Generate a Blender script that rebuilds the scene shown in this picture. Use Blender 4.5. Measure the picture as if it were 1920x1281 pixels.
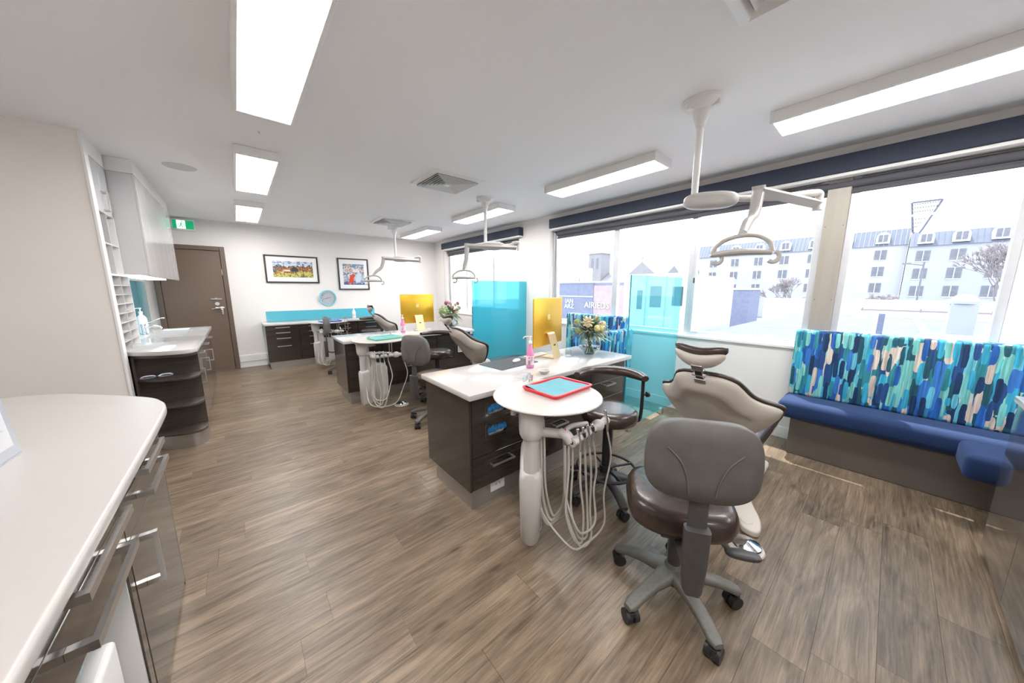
import bpy, bmesh, math, random
from mathutils import Vector, Matrix, noise
random.seed(7)
PI = math.pi
R = math.radians
for o in list(bpy.data.objects): bpy.data.objects.remove(o)
sc = bpy.context.scene
C = sc.collection

# ------------------------------------------------------------ camera, sky, sun, exposure
CAMH = 1.5
cd = bpy.data.cameras.new('camera'); cam = bpy.data.objects.new('camera', cd); C.objects.link(cam)
cd.sensor_width = 36; cd.lens = 601.3/1920*36; cd.clip_start = .05; cd.clip_end = 400
yaw, pitch = 0.70493, 0.16246
f0 = Vector((math.sin(yaw), math.cos(yaw), 0)); up = Vector((0, 0, 1)); rt = Vector((math.cos(yaw), -math.sin(yaw), 0))
fw = f0*math.cos(pitch) - up*math.sin(pitch); u = f0*math.sin(pitch) + up*math.cos(pitch)
cam.matrix_world = Matrix(((rt.x, u.x, -fw.x, 0), (rt.y, u.y, -fw.y, 0), (rt.z, u.z, -fw.z, CAMH), (0, 0, 0, 1)))
sc.camera = cam
w = bpy.data.worlds.new('sky'); sc.world = w; w.use_nodes = True
nt = w.node_tree; bg = nt.nodes['Background']
tc = nt.nodes.new('ShaderNodeTexCoord'); sx = nt.nodes.new('ShaderNodeSeparateXYZ'); rp = nt.nodes.new('ShaderNodeValToRGB')
nt.links.new(tc.outputs['Generated'], sx.inputs[0]); nt.links.new(sx.outputs['Z'], rp.inputs[0]); nt.links.new(rp.outputs[0], bg.inputs[0])
rp.color_ramp.elements[0].position = .0; rp.color_ramp.elements[0].color = (.97, .98, 1, 1)
rp.color_ramp.elements[1].position = .9; rp.color_ramp.elements[1].color = (.72, .84, 1, 1)
SKY = 2.1; SUN = 5.0; PANEL = 15
bg.inputs[1].default_value = SKY
sd = bpy.data.lights.new('sun', 'SUN'); so = bpy.data.objects.new('sun', sd); C.objects.link(so)
sd.energy = SUN; sd.angle = R(.6); sd.color = (1, .95, .87)
el = R(66); slope = 3.05; az = math.asin(math.tan(el)/slope)
sdir = Vector((math.sin(az)*math.cos(el), math.cos(az)*math.cos(el), math.sin(el)))
so.rotation_euler = sdir.to_track_quat('Z', 'Y').to_euler(); so.location = (8, 10, 12)
sc.view_settings.view_transform = 'Standard'; sc.view_settings.look = 'None'
sc.view_settings.gamma = 1; sc.view_settings.use_curve_mapping = False
sc.view_settings.exposure = 1.07

# ------------------------------------------------------------ materials
MT = {}
def mat(name, col, rough=.5, metal=0, coat=0, nz=0, nscale=8, bump=0, bscale=60, spec=.5, trans=0, emis=None, es=0, stretch=None, alpha=1):
    if name in MT: return MT[name]
    m = bpy.data.materials.new(name); m.use_nodes = True; MT[name] = m
    n = m.node_tree.nodes; l = m.node_tree.links; b = n['Principled BSDF']
    b.inputs['Base Color'].default_value = (*col, 1); b.inputs['Roughness'].default_value = rough; b.inputs['Metallic'].default_value = metal
    b.inputs['Coat Weight'].default_value = coat; b.inputs['Coat Roughness'].default_value = .06
    b.inputs['Specular IOR Level'].default_value = spec; b.inputs['Transmission Weight'].default_value = trans; b.inputs['Alpha'].default_value = alpha
    if emis: b.inputs['Emission Color'].default_value = (*emis, 1); b.inputs['Emission Strength'].default_value = es
    t = n.new('ShaderNodeTexCoord'); mp = n.new('ShaderNodeMapping'); l.new(t.outputs['Object'], mp.inputs[0])
    if stretch: mp.inputs['Scale'].default_value = stretch
    if nz:
        x = n.new('ShaderNodeTexNoise'); x.inputs['Scale'].default_value = nscale; x.inputs['Detail'].default_value = 5; l.new(mp.outputs[0], x.inputs[0])
        r = n.new('ShaderNodeValToRGB'); l.new(x.outputs[0], r.inputs[0]); r.color_ramp.elements[0].position = .3; r.color_ramp.elements[1].position = .7
        r.color_ramp.elements[0].color = (*[c*(1-nz) for c in col], 1); r.color_ramp.elements[1].color = (*[min(1, c*(1+nz)) for c in col], 1)
        l.new(r.outputs[0], b.inputs['Base Color'])
    if bump:
        x = n.new('ShaderNodeTexNoise'); x.inputs['Scale'].default_value = bscale; x.inputs['Detail'].default_value = 3; l.new(mp.outputs[0], x.inputs[0])
        bp = n.new('ShaderNodeBump'); bp.inputs['Strength'].default_value = bump; bp.inputs['Distance'].default_value = .002
        l.new(x.outputs[0], bp.inputs['Height']); l.new(bp.outputs[0], b.inputs['Normal'])
    return m
WALL = mat('wall_paint', (.83, .795, .77), .6, bump=.15, bscale=150)
WALLC = mat('beige_board', (.86, .81, .765), .45, bump=.1, bscale=120, nz=.02, nscale=2)
CEIL = mat('ceiling_paint', (.90, .895, .905), .7, bump=.1, bscale=150)
WHITE = mat('white_trim', (.85, .84, .83), .35)
WLAM = mat('white_laminate', (.60, .60, .61), .18, coat=.5)
STONE = mat('white_stone', (.58, .565, .555), .16, coat=.35, nz=.03, nscale=40)
PLAST = mat('white_plastic', (.56, .535, .51), .3, nz=.015, nscale=20)
PLASTB = mat('cream_plastic', (.66, .60, .54), .38, nz=.02, nscale=9)
HOSE = mat('hose_rubber', (.50, .47, .43), .45, nz=.04, nscale=30)
SHELLM = mat('chair_shell', (.55, .50, .45), .34, nz=.02, nscale=12)
BROWN = mat('brown_vinyl', (.052, .034, .027), .27, nz=.15, nscale=25, bump=.25, bscale=220, coat=.15)
GREYF = mat('grey_back', (.115, .105, .098), .5, nz=.1, nscale=18, bump=.2, bscale=300)
DGREY = mat('dark_grey_plastic', (.065, .06, .06), .42, nz=.1, nscale=30)
GREYB = mat('grey_nylon', (.14, .135, .12), .42, nz=.12, nscale=60, bump=.4, bscale=350)
BLACK = mat('black_rubber', (.02, .02, .022), .45, nz=.1, nscale=30)
CHROME = mat('chrome', (.82, .83, .85), .12, metal=1)
STEEL = mat('brushed_steel', (.62, .61, .60), .32, metal=1, nz=.06, nscale=30, stretch=(1, 1, 14))
KICK = mat('kick_metal', (.47, .45, .43), .33, metal=.85, nz=.05, nscale=12, stretch=(1, 1, 8))
ALU = mat('window_aluminium', (.72, .74, .77), .32, metal=.5, nz=.03, nscale=20)
ALUB = mat('post_cladding', (.40, .365, .32), .42, metal=.25, nz=.05, nscale=4, stretch=(6, 6, .4))
DOORM = mat('door_paint', (.165, .112, .082), .35, nz=.06, nscale=90)
DOORF = mat('door_frame_paint', (.14, .098, .075), .35, nz=.05, nscale=60)
NAVYB = mat('pelmet_fabric', (.035, .045, .075), .7, nz=.2, nscale=250)
BLIND = mat('blind_fabric', (.10, .10, .115), .7, nz=.15, nscale=200)
NAVY = mat('navy_wool', (.003, .022, .09), .85, nz=.35, nscale=320, bump=.5, bscale=420)
TAUPE = mat('bench_base_vinyl', (.135, .112, .098), .38, nz=.08, nscale=160)
CYANP = mat('cyan_splash', (.10, .48, .60), .12, coat=.6)
GOLD = mat('gold_aluminium', (.80, .44, .035), .28, metal=.55, nz=.03, nscale=5)
GOLDL = mat('pale_gold', (.78, .60, .33), .3, metal=.4)
RED = mat('red_plastic', (.80, .02, .045), .3)
LINER = mat('tray_liner_blue', (.14, .40, .47), .7, nz=.04, nscale=40, bump=.3, bscale=60)
GREENT = mat('green_plastic', (.22, .62, .42), .35)
BLUET = mat('blue_plastic', (.07, .12, .55), .35)
GLOVE = mat('blue_glove_box', (.02, .26, .72), .5, nz=.5, nscale=60)
NS = NAVY.node_tree.nodes['Principled BSDF']; NS.inputs['Sheen Weight'].default_value = .22; NS.inputs['Sheen Roughness'].default_value = .5; NS.inputs['Sheen Tint'].default_value = (.35, .5, .9, 1)
PAPER = mat('paper', (.85, .85, .85), .6)
BLK = mat('black_ink', (.03, .03, .03), .5)
FRAMEM = mat('picture_frame', (.035, .028, .035), .35, nz=.2, nscale=50)
LEAF = mat('leaf_green', (.10, .15, .07), .5, nz=.35, nscale=40)
LEAFL = mat('leaf_grey_green', (.30, .34, .22), .55, nz=.3, nscale=40)
STEM = mat('flower_stem', (.09, .12, .04), .5, nz=.3, nscale=60)
CREAM = mat('cream_petal', (.80, .70, .46), .5, nz=.08, nscale=30)
YEL = mat('yellow_petal', (.80, .68, .27), .5, nz=.1, nscale=30)
PINKP = mat('pink_petal', (.75, .42, .42), .5, nz=.1, nscale=30)
PINKD = mat('plum_petal', (.35, .07, .16), .5, nz=.1, nscale=30)
PINK = mat('pink_liquid', (.80, .26, .52), .12, coat=.6)
MINK = mat('mint_green', (.35, .55, .45), .4)
GREYL = mat('light_grey', (.45, .45, .45), .5)
SPK = mat('speaker_grille', (.60, .61, .59), .7, nz=.3, nscale=900)
CAVSHADE = mat('cavity_shade', (.012, .012, .014), .8)
PIGEON = mat('grey_pigeonhole', (.36, .35, .345), .45, nz=.03, nscale=30)
LED = mat('green_led', (.02, .1, .02), .4, emis=(.05, .9, .1), es=.8)
EXITG = mat('exit_green', (0, .22, .09), .4, emis=(.0, .33, .12), es=.45)
EXITW = mat('exit_white', (.8, .9, .85), .4, emis=(.85, 1, .9), es=.75)
STRIPL = mat('under_cabinet_light', (.9, .95, 1), .4, emis=(.85, .95, 1), es=3)
PANELM = mat('panel_diffuser', (.95, .95, .95), .5, emis=(1, .975, .955), es=PANEL)

def wood(name, c1, c2, axis, rough=.15, coat=.35, sc=(1, 1, 1), fine=1.0):
    m = bpy.data.materials.new(name); m.use_nodes = True; MT[name] = m
    n = m.node_tree.nodes; l = m.node_tree.links; b = n['Principled BSDF']
    t = n.new('ShaderNodeTexCoord'); mp = n.new('ShaderNodeMapping'); l.new(t.outputs['Object'], mp.inputs[0])
    s = [60*fine, 60*fine, 60*fine]; s[axis] = 1.6; mp.inputs['Scale'].default_value = s
    x = n.new('ShaderNodeTexNoise'); x.inputs['Scale'].default_value = 1.6; x.inputs['Detail'].default_value = 6; x.inputs['Roughness'].default_value = .7; l.new(mp.outputs[0], x.inputs[0])
    r = n.new('ShaderNodeValToRGB'); l.new(x.outputs[0], r.inputs[0])
    r.color_ramp.elements[0].position = .32; r.color_ramp.elements[0].color = (*c1, 1); r.color_ramp.elements[1].position = .68; r.color_ramp.elements[1].color = (*c2, 1)
    l.new(r.outputs[0], b.inputs['Base Color']); b.inputs['Roughness'].default_value = rough; b.inputs['Coat Weight'].default_value = coat; b.inputs['Coat Roughness'].default_value = .05
    return m
DARKX = wood('dark_laminate_x', (.020, .015, .012), (.050, .037, .029), 0)
DARKY = wood('dark_laminate_y', (.020, .015, .012), (.052, .038, .030), 1)
SHELFM = wood('shelf_laminate', (.045, .035, .029), (.09, .07, .058), 0, rough=.35, coat=.1)

def floor_mat():
    m = bpy.data.materials.new('vinyl_oak_plank'); m.use_nodes = True
    n = m.node_tree.nodes; l = m.node_tree.links; b = n['Principled BSDF']
    t = n.new('ShaderNodeTexCoord'); oi = n.new('ShaderNodeObjectInfo')
    off = n.new('ShaderNodeVectorMath'); off.operation = 'SCALE'; off.inputs[0].default_value = (37, 61, 17); l.new(oi.outputs['Random'], off.inputs['Scale'])
    ad = n.new('ShaderNodeVectorMath'); ad.operation = 'ADD'; l.new(t.outputs['Object'], ad.inputs[0]); l.new(off.outputs[0], ad.inputs[1])
    def nz(scale, s, det=5, rg=.6, dist=0):
        mp = n.new('ShaderNodeMapping'); mp.inputs['Scale'].default_value = s; l.new(ad.outputs[0], mp.inputs[0])
        x = n.new('ShaderNodeTexNoise'); x.inputs['Scale'].default_value = scale; x.inputs['Detail'].default_value = det; x.inputs['Roughness'].default_value = rg
        x.inputs['Distortion'].default_value = dist; l.new(mp.outputs[0], x.inputs[0]); return x.outputs[0]
    a = nz(1.5, (1.3, 20, 1), 6, .68, 1.6); c = nz(1, (4, 130, 1), 5, .75, .6); d = nz(1, (1.6, 7, 1), 3, .5, 2.2)
    def mix(f, x, y):
        q = n.new('ShaderNodeMix'); q.data_type = 'FLOAT'; q.inputs[0].default_value = f; l.new(x, q.inputs[2]); l.new(y, q.inputs[3]); return q.outputs[0]
    v = mix(.30, mix(.42, a, c), d)
    r = n.new('ShaderNodeValToRGB'); l.new(v, r.inputs[0]); cr = r.color_ramp
    cr.elements[0].position = .34; cr.elements[0].color = (.060, .038, .022, 1)
    cr.elements[1].position = .64; cr.elements[1].color = (.335, .250, .175, 1)
    e = cr.elements.new(.50); e.color = (.190, .141, .095, 1)
    hs = n.new('ShaderNodeHueSaturation'); l.new(r.outputs[0], hs.inputs['Color'])
    mr = n.new('ShaderNodeMapRange'); mr.inputs['To Min'].default_value = .84; mr.inputs['To Max'].default_value = 1.14; l.new(oi.outputs['Random'], mr.inputs['Value']); l.new(mr.outputs[0], hs.inputs['Value'])
    # knots
    mp = n.new('ShaderNodeMapping'); mp.inputs['Scale'].default_value = (2.2, 6, 1); l.new(ad.outputs[0], mp.inputs[0])
    vo = n.new('ShaderNodeTexVoronoi'); vo.inputs['Scale'].default_value = 1; l.new(mp.outputs[0], vo.inputs[0])
    r2 = n.new('ShaderNodeValToRGB'); l.new(vo.outputs['Distance'], r2.inputs[0]); r2.color_ramp.elements[0].position = .03; r2.color_ramp.elements[0].color = (.35, .3, .27, 1); r2.color_ramp.elements[1].position = .13; r2.color_ramp.elements[1].color = (1, 1, 1, 1)
    mx = n.new('ShaderNodeMix'); mx.data_type = 'RGBA'; mx.blend_type = 'MULTIPLY'; mx.inputs[0].default_value = .8; l.new(hs.outputs[0], mx.inputs[6]); l.new(r2.outputs[0], mx.inputs[7])
    l.new(mx.outputs[2], b.inputs['Base Color']); b.inputs['Roughness'].default_value = .36; b.inputs['Specular IOR Level'].default_value = .45
    bp = n.new('ShaderNodeBump'); bp.inputs['Strength'].default_value = .25; bp.inputs['Distance'].default_value = .001; l.new(c, bp.inputs['Height']); l.new(bp.outputs[0], b.inputs['Normal'])
    return m
FLOORM = floor_mat()

def brush_mat():
    m = bpy.data.materials.new('brushstroke_fabric'); m.use_nodes = True
    n = m.node_tree.nodes; l = m.node_tree.links; b = n['Principled BSDF']; b.inputs['Roughness'].default_value = .75
    t = n.new('ShaderNodeTexCoord')
    wn = n.new('ShaderNodeTexNoise'); wn.inputs['Scale'].default_value = 9; l.new(t.outputs['Object'], wn.inputs[0])
    wd = n.new('ShaderNodeVectorMath'); wd.operation = 'MULTIPLY_ADD'; wd.inputs[1].default_value = (.014, .014, .02); l.new(wn.outputs['Color'], wd.inputs[0]); l.new(t.outputs['Object'], wd.inputs[2])
    pal = [(.005, .03, .10), (.01, .10, .38), (.02, .20, .26), (.03, .34, .52), (.16, .50, .48), (.012, .06, .20), (.03, .16, .50), (.10, .42, .55), (.008, .08, .12), (.55, .48, .42)]
    cur = None
    def layer(offs, sy, sz, th, seed):
        mp = n.new('ShaderNodeMapping'); mp.inputs['Scale'].default_value = (sy*0+sy, sy, sz); mp.inputs['Location'].default_value = offs; l.new(wd.outputs[0], mp.inputs[0])
        v = n.new('ShaderNodeTexVoronoi'); v.inputs['Scale'].default_value = 1; v.inputs['Randomness'].default_value = .6; v.distance = 'MINKOWSKI'; v.inputs['Exponent'].default_value = 4.0; l.new(mp.outputs[0], v.inputs[0])
        s = n.new('ShaderNodeSeparateColor'); l.new(v.outputs['Color'], s.inputs[0])
        r = n.new('ShaderNodeValToRGB'); r.color_ramp.interpolation = 'CONSTANT'; l.new(s.outputs[seed], r.inputs[0])
        cr = r.color_ramp
        k = len(pal)
        for i, c in enumerate(pal):
            e = cr.elements[0] if i == 0 else (cr.elements[1] if i == 1 else cr.elements.new(i/k))
            e.position = i/k; e.color = (*c, 1)
        mk = n.new('ShaderNodeMath'); mk.operation = 'LESS_THAN'; mk.inputs[1].default_value = th; l.new(v.outputs['Distance'], mk.inputs[0])
        return r.outputs[0], mk.outputs[0]
    base = n.new('ShaderNodeTexNoise'); base.inputs['Scale'].default_value = 1; mp = n.new('ShaderNodeMapping'); mp.inputs['Scale'].default_value = (22, 22, 3); l.new(t.outputs['Object'], mp.inputs[0]); l.new(mp.outputs[0], base.inputs[0])
    r = n.new('ShaderNodeValToRGB'); l.new(base.outputs[0], r.inputs[0]); r.color_ramp.elements[0].position = .45; r.color_ramp.elements[0].color = (.26, .56, .48, 1); r.color_ramp.elements[1].position = .55; r.color_ramp.elements[1].color = (.58, .55, .50, 1)
    cur = r.outputs[0]
    for a in (((0, 0, 0), 25, 3.7, .56, 0), ((3.3, 7.7, 1.4), 22, 3.9, .47, 1), ((9.1, 2.2, 5.3), 26, 4.6, .40, 2)):
        col, mk = layer(*a)
        mx = n.new('ShaderNodeMix'); mx.data_type = 'RGBA'; l.new(mk, mx.inputs[0]); l.new(cur, mx.inputs[6]); l.new(col, mx.inputs[7]); cur = mx.outputs[2]
    # streaks inside the strokes
    st = n.new('ShaderNodeTexNoise'); mp = n.new('ShaderNodeMapping'); mp.inputs['Scale'].default_value = (90, 90, 5); l.new(t.outputs['Object'], mp.inputs[0]); l.new(mp.outputs[0], st.inputs[0]); st.inputs['Scale'].default_value = 1; st.inputs['Detail'].default_value = 4
    mr = n.new('ShaderNodeMapRange'); mr.inputs['From Min'].default_value = .3; mr.inputs['From Max'].default_value = .7; mr.inputs['To Min'].default_value = .65; mr.inputs['To Max'].default_value = 1.45; l.new(st.outputs[0], mr.inputs['Value'])
    hs = n.new('ShaderNodeHueSaturation'); l.new(cur, hs.inputs['Color']); l.new(mr.outputs[0], hs.inputs['Value'])
    l.new(hs.outputs[0], b.inputs['Base Color'])
    return m
BRUSH = brush_mat()

def pane_mat(name, tint, rough=0, refl=1.0, solid=0, scol=(0, 0, 0)):
    """thin architectural glass: clear transmission, fresnel reflection and a share of body colour"""
    m = bpy.data.materials.new(name); m.use_nodes = True; n = m.node_tree.nodes; l = m.node_tree.links; n.clear()
    out = n.new('ShaderNodeOutputMaterial'); tr = n.new('ShaderNodeBsdfTransparent'); tr.inputs[0].default_value = (*tint, 1)
    gl = n.new('ShaderNodeBsdfGlossy'); gl.inputs['Roughness'].default_value = rough; lw = n.new('ShaderNodeLayerWeight'); fr = n.new('ShaderNodeMath'); fr.operation = 'POWER'; fr.inputs[1].default_value = 4; l.new(lw.outputs['Facing'], fr.inputs[0])
    mu = n.new('ShaderNodeMath'); mu.operation = 'MULTIPLY_ADD'; mu.inputs[1].default_value = .6*refl; mu.inputs[2].default_value = .035*refl; l.new(fr.outputs[0], mu.inputs[0])
    first = tr.outputs[0]
    if solid:
        df = n.new('ShaderNodeBsdfDiffuse'); df.inputs[0].default_value = (*scol, 1); m0 = n.new('ShaderNodeMixShader'); m0.inputs[0].default_value = solid
        l.new(tr.outputs[0], m0.inputs[1]); l.new(df.outputs[0], m0.inputs[2]); first = m0.outputs[0]
    mx = n.new('ShaderNodeMixShader'); l.new(mu.outputs[0], mx.inputs[0]); l.new(first, mx.inputs[1]); l.new(gl.outputs[0], mx.inputs[2]); l.new(mx.outputs[0], out.inputs[0])
    MT[name] = m; return m
PANE = pane_mat('window_glass', (.97, .98, .99), refl=.6)
SCREENC = pane_mat('cyan_screen_glass', (.66, .95, .98), refl=.6, solid=.24, scol=(.16, .62, .75))
SCREENO = pane_mat('cyan_screen_backed', (.45, .90, .97), refl=1.2, solid=.55, scol=(.09, .60, .74))
CLEARP = pane_mat('clear_plastic', (.90, .92, .94), rough=.03, refl=1.4)
VASEG = pane_mat('vase_glass', (.93, .96, .98), refl=1.7)
WATER = pane_mat('vase_water', (.80, .84, .80), refl=.8)

# ------------------------------------------------------------ mesh helpers
class G:
    def __init__(s): s.v = []; s.f = []
    def add(s, vs, fs, M=None):
        o = len(s.v)
        s.v += [tuple(M @ Vector(v)) if M else tuple(v) for v in vs]; s.f += [tuple(i+o for i in f) for f in fs]; return s
    def bm(s, b, M=None):
        b.verts.index_update(); s.add([v.co.copy() for v in b.verts], [[v.index for v in f.verts] for f in b.faces], M); b.free(); return s
    def box(s, x0, x1, y0, y1, z0, z1, bev=0, seg=2, M=None):
        if not bev:
            vs = [(x, y, z) for x in (x0, x1) for y in (y0, y1) for z in (z0, z1)]
            return s.add(vs, [(0, 1, 3, 2), (4, 6, 7, 5), (0, 4, 5, 1), (2, 3, 7, 6), (0, 2, 6, 4), (1, 5, 7, 3)], M)
        b = bmesh.new(); bmesh.ops.create_cube(b, size=1)
        for v in b.verts: v.co = Vector(((x0+x1)/2+v.co.x*(x1-x0), (y0+y1)/2+v.co.y*(y1-y0), (z0+z1)/2+v.co.z*(z1-z0)))
        bev = min(bev, .49*min(abs(x1-x0), abs(y1-y0), abs(z1-z0)))
        bmesh.ops.bevel(b, geom=b.edges[:], offset=bev, segments=seg, affect='EDGES', profile=.5); return s.bm(b, M)
    def cyl(s, p0, p1, r0, r1=None, n=20, M=None):
        r1 = r0 if r1 is None else r1; p0 = Vector(p0); p1 = Vector(p1); q = (p1-p0).to_track_quat('Z', 'Y').to_matrix()
        vs = []
        for p, r in ((p0, r0), (p1, r1)):
            for i in range(n): a = 2*PI*i/n; vs.append(p+q@Vector((r*math.cos(a), r*math.sin(a), 0)))
        fs = [(i, (i+1) % n, n+(i+1) % n, n+i) for i in range(n)]+[tuple(range(n-1, -1, -1)), tuple(range(n, 2*n))]
        return s.add(vs, fs, M)
    def lathe(s, prof, n=32, M=None, sx=1, sy=1, cap=True):
        vs = []; fs = []; k = len(prof)
        for i in range(n):
            a = 2*PI*i/n
            for r, z in prof: vs.append((r*math.cos(a)*sx, r*math.sin(a)*sy, z))
        for i in range(n):
            j = (i+1) % n
            for q in range(k-1): fs.append((i*k+q, j*k+q, j*k+q+1, i*k+q+1))
        if cap and prof[0][0] > 1e-4: fs.append(tuple(i*k for i in range(n-1, -1, -1)))
        if cap and prof[-1][0] > 1e-4: fs.append(tuple(i*k+k-1 for i in range(n)))
        return s.add(vs, fs, M)
    def tube(s, pts, r, n=10, sub=6, closed=False, flat=1.0, M=None, spline=True, upv=None):
        P = [Vector(p) for p in pts]; rs = r if isinstance(r, (list, tuple)) else [r]*len(P)
        Q = []; RR = []
        if spline and len(P) > 2:
            N = len(P); rng = range(N) if closed else range(N-1)
            for i in rng:
                g = lambda k: P[k % N] if closed else P[max(0, min(N-1, k))]
                a, b, c, d = g(i-1), g(i), g(i+1), g(i+2)
                for t in range(sub):
                    x = t/sub; Q.append(.5*((2*b)+(-a+c)*x+(2*a-5*b+4*c-d)*x*x+(-a+3*b-3*c+d)*x**3)); RR.append(rs[i]*(1-x)+rs[(i+1) % N]*x)
            if not closed: Q.append(P[-1]); RR.append(rs[-1])
        else: Q = P; RR = list(rs)
        m = len(Q); vs = []; prev = None
        for i in range(m):
            t = (Q[(i+1) % m]-Q[i-1]) if closed else (Q[min(i+1, m-1)]-Q[max(i-1, 0)])
            t.normalize()
            if prev is None:
                ref = Vector(upv) if upv else (Vector((0, 0, 1)) if abs(t.z) < .9 else Vector((1, 0, 0)))
                nn = (ref-t*ref.dot(t)).normalized()
            else: nn = (prev-t*prev.dot(t)).normalized()
            prev = nn; bb = t.cross(nn)
            for k in range(n): a = 2*PI*k/n; vs.append(Q[i]+(nn*math.cos(a)*flat+bb*math.sin(a))*RR[i])
        fs = []
        for i in range(m if closed else m-1):
            j = (i+1) % m
            for k in range(n): k2 = (k+1) % n; fs.append((i*n+k, i*n+k2, j*n+k2, j*n+k))
        if not closed: fs += [tuple(range(n-1, -1, -1)), tuple((m-1)*n+k for k in range(n))]
        return s.add(vs, fs, M)
    def prism(s, out, z0, z1, bev=0, seg=2, M=None):
        b = bmesh.new(); lo = [b.verts.new((x, y, z0)) for x, y in out]; b.faces.new(lo[::-1])
        hi = [b.verts.new((x, y, z1)) for x, y in out]; b.faces.new(hi); n = len(out)
        for i in range(n): b.faces.new((lo[i], lo[(i+1) % n], hi[(i+1) % n], hi[i]))
        bmesh.ops.recalc_face_normals(b, faces=b.faces[:])
        if bev:
            es = [e for e in b.edges if abs(e.verts[0].co.z-e.verts[1].co.z) < 1e-6]
            bmesh.ops.bevel(b, geom=es, offset=bev, segments=seg, affect='EDGES', profile=.5)
        return s.bm(b, M)
    def ell(s, c, r, n=20, m=12, M=None, pw=1.0):
        prof = [(math.sin(PI*i/m), -math.cos(PI*i/m)) for i in range(m+1)]; prof[0] = (0, -1); prof[-1] = (0, 1)
        vs = []; fs = []; k = m+1
        sp = lambda x: math.copysign(abs(x)**pw, x)
        for i in range(n):
            a = 2*PI*i/n
            for q, z in prof: vs.append((c[0]+r[0]*sp(q)*sp(math.cos(a)), c[1]+r[1]*sp(q)*sp(math.sin(a)), c[2]+r[2]*sp(z)))
        for i in range(n):
            j = (i+1) % n
            for q in range(k-1): fs.append((i*k+q, j*k+q, j*k+q+1, i*k+q+1))
        return s.add(vs, fs, M)
    def loft(s, rings, cap=True, M=None):
        n = len(rings[0]); vs = [p for r in rings for p in r]; fs = []
        for i in range(len(rings)-1):
            for k in range(n): k2 = (k+1) % n; fs.append((i*n+k, i*n+k2, (i+1)*n+k2, (i+1)*n+k))
        if cap: fs += [tuple(range(n-1, -1, -1)), tuple((len(rings)-1)*n+k for k in range(n))]
        return s.add(vs, fs, M)
    def mesh(s, name, mats, ang=.6):
        me = bpy.data.meshes.new(name); me.from_pydata([tuple(v) for v in s.v], [], s.f)
        b = bmesh.new(); b.from_mesh(me); bmesh.ops.remove_doubles(b, verts=b.verts, dist=1e-6); bmesh.ops.recalc_face_normals(b, faces=b.faces[:]); b.to_mesh(me); b.free()
        me.shade_smooth(); me.set_sharp_from_angle(angle=ang); me.materials.append(mats); return me

def link(name, me, parent=None, loc=(0, 0, 0), rot=(0, 0, 0)):
    o = bpy.data.objects.new(name, me); C.objects.link(o); o.parent = parent; o.location = loc; o.rotation_euler = rot; return o
def part(name, g, m, parent, loc=(0, 0, 0), rot=(0, 0, 0), label=None, ang=.6):
    o = link(name, g.mesh(name, m, ang), parent, loc, rot)
    if label: o['label'] = label
    return o
def tag(o, label, cat, group=None):
    o['label'] = label; o['category'] = cat
    if group: o['group'] = group
    return o
def thing(name, label, cat, loc=(0, 0, 0), rz=0, group=None):
    o = bpy.data.objects.new(name, None); C.objects.link(o); o.location = loc; o.rotation_euler = (0, 0, rz); o.empty_display_size = .1
    return tag(o, label, cat, group)
def struct(name, g, m, parent=None, loc=(0, 0, 0)):
    o = part(name, g, m, parent, loc)
    if parent is None: o['kind'] = 'structure'
    return o
def snode(name, loc=(0, 0, 0)):
    o = bpy.data.objects.new(name, None); C.objects.link(o); o.location = loc; o['kind'] = 'structure'; o.empty_display_size = .1; return o
def dup(root, loc, rz=0, label=None):
    def rec(o, par):
        c = o.copy(); C.objects.link(c); c.parent = par
        for ch in o.children: rec(ch, c)
        return c
    r = rec(root, None); r.location = loc; r.rotation_euler = (0, 0, rz)
    if label: r['label'] = label
    return r
def text(name, s, size, m, parent, M, ext=.0005, align='CENTER'):
    cu = bpy.data.curves.new(name, 'FONT'); cu.body = s; cu.size = size; cu.extrude = ext; cu.align_x = align; cu.align_y = 'CENTER'; cu.resolution_u = 2
    to = bpy.data.objects.new(name, cu); C.objects.link(to); dg = bpy.context.evaluated_depsgraph_get()
    me = bpy.data.meshes.new_from_object(to.evaluated_get(dg)); bpy.data.objects.remove(to); me.materials.clear(); me.materials.append(m)
    o = link(name, me, parent); o.matrix_local = M; return o
def rrect(x0, x1, y0, y1, r, n=5):
    o = []
    for cx, cy, a in ((x1-r, y1-r, 0), (x0+r, y1-r, 90), (x0+r, y0+r, 180), (x1-r, y0+r, 270)):
        for i in range(n+1): t = R(a+90*i/n); o.append((cx+r*math.cos(t), cy+r*math.sin(t)))
    return o
def smoothloop(pts, sub=6):
    P = [Vector((*p, 0)) if len(p) == 2 else Vector(p) for p in pts]; N = len(P); o = []
    for i in range(N):
        a, b, c, d = P[i-1], P[i], P[(i+1) % N], P[(i+2) % N]
        for t in range(sub):
            x = t/sub; v = .5*((2*b)+(-a+c)*x+(2*a-5*b+4*c-d)*x*x+(-a+3*b-3*c+d)*x**3); o.append(v)
    return o
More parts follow.
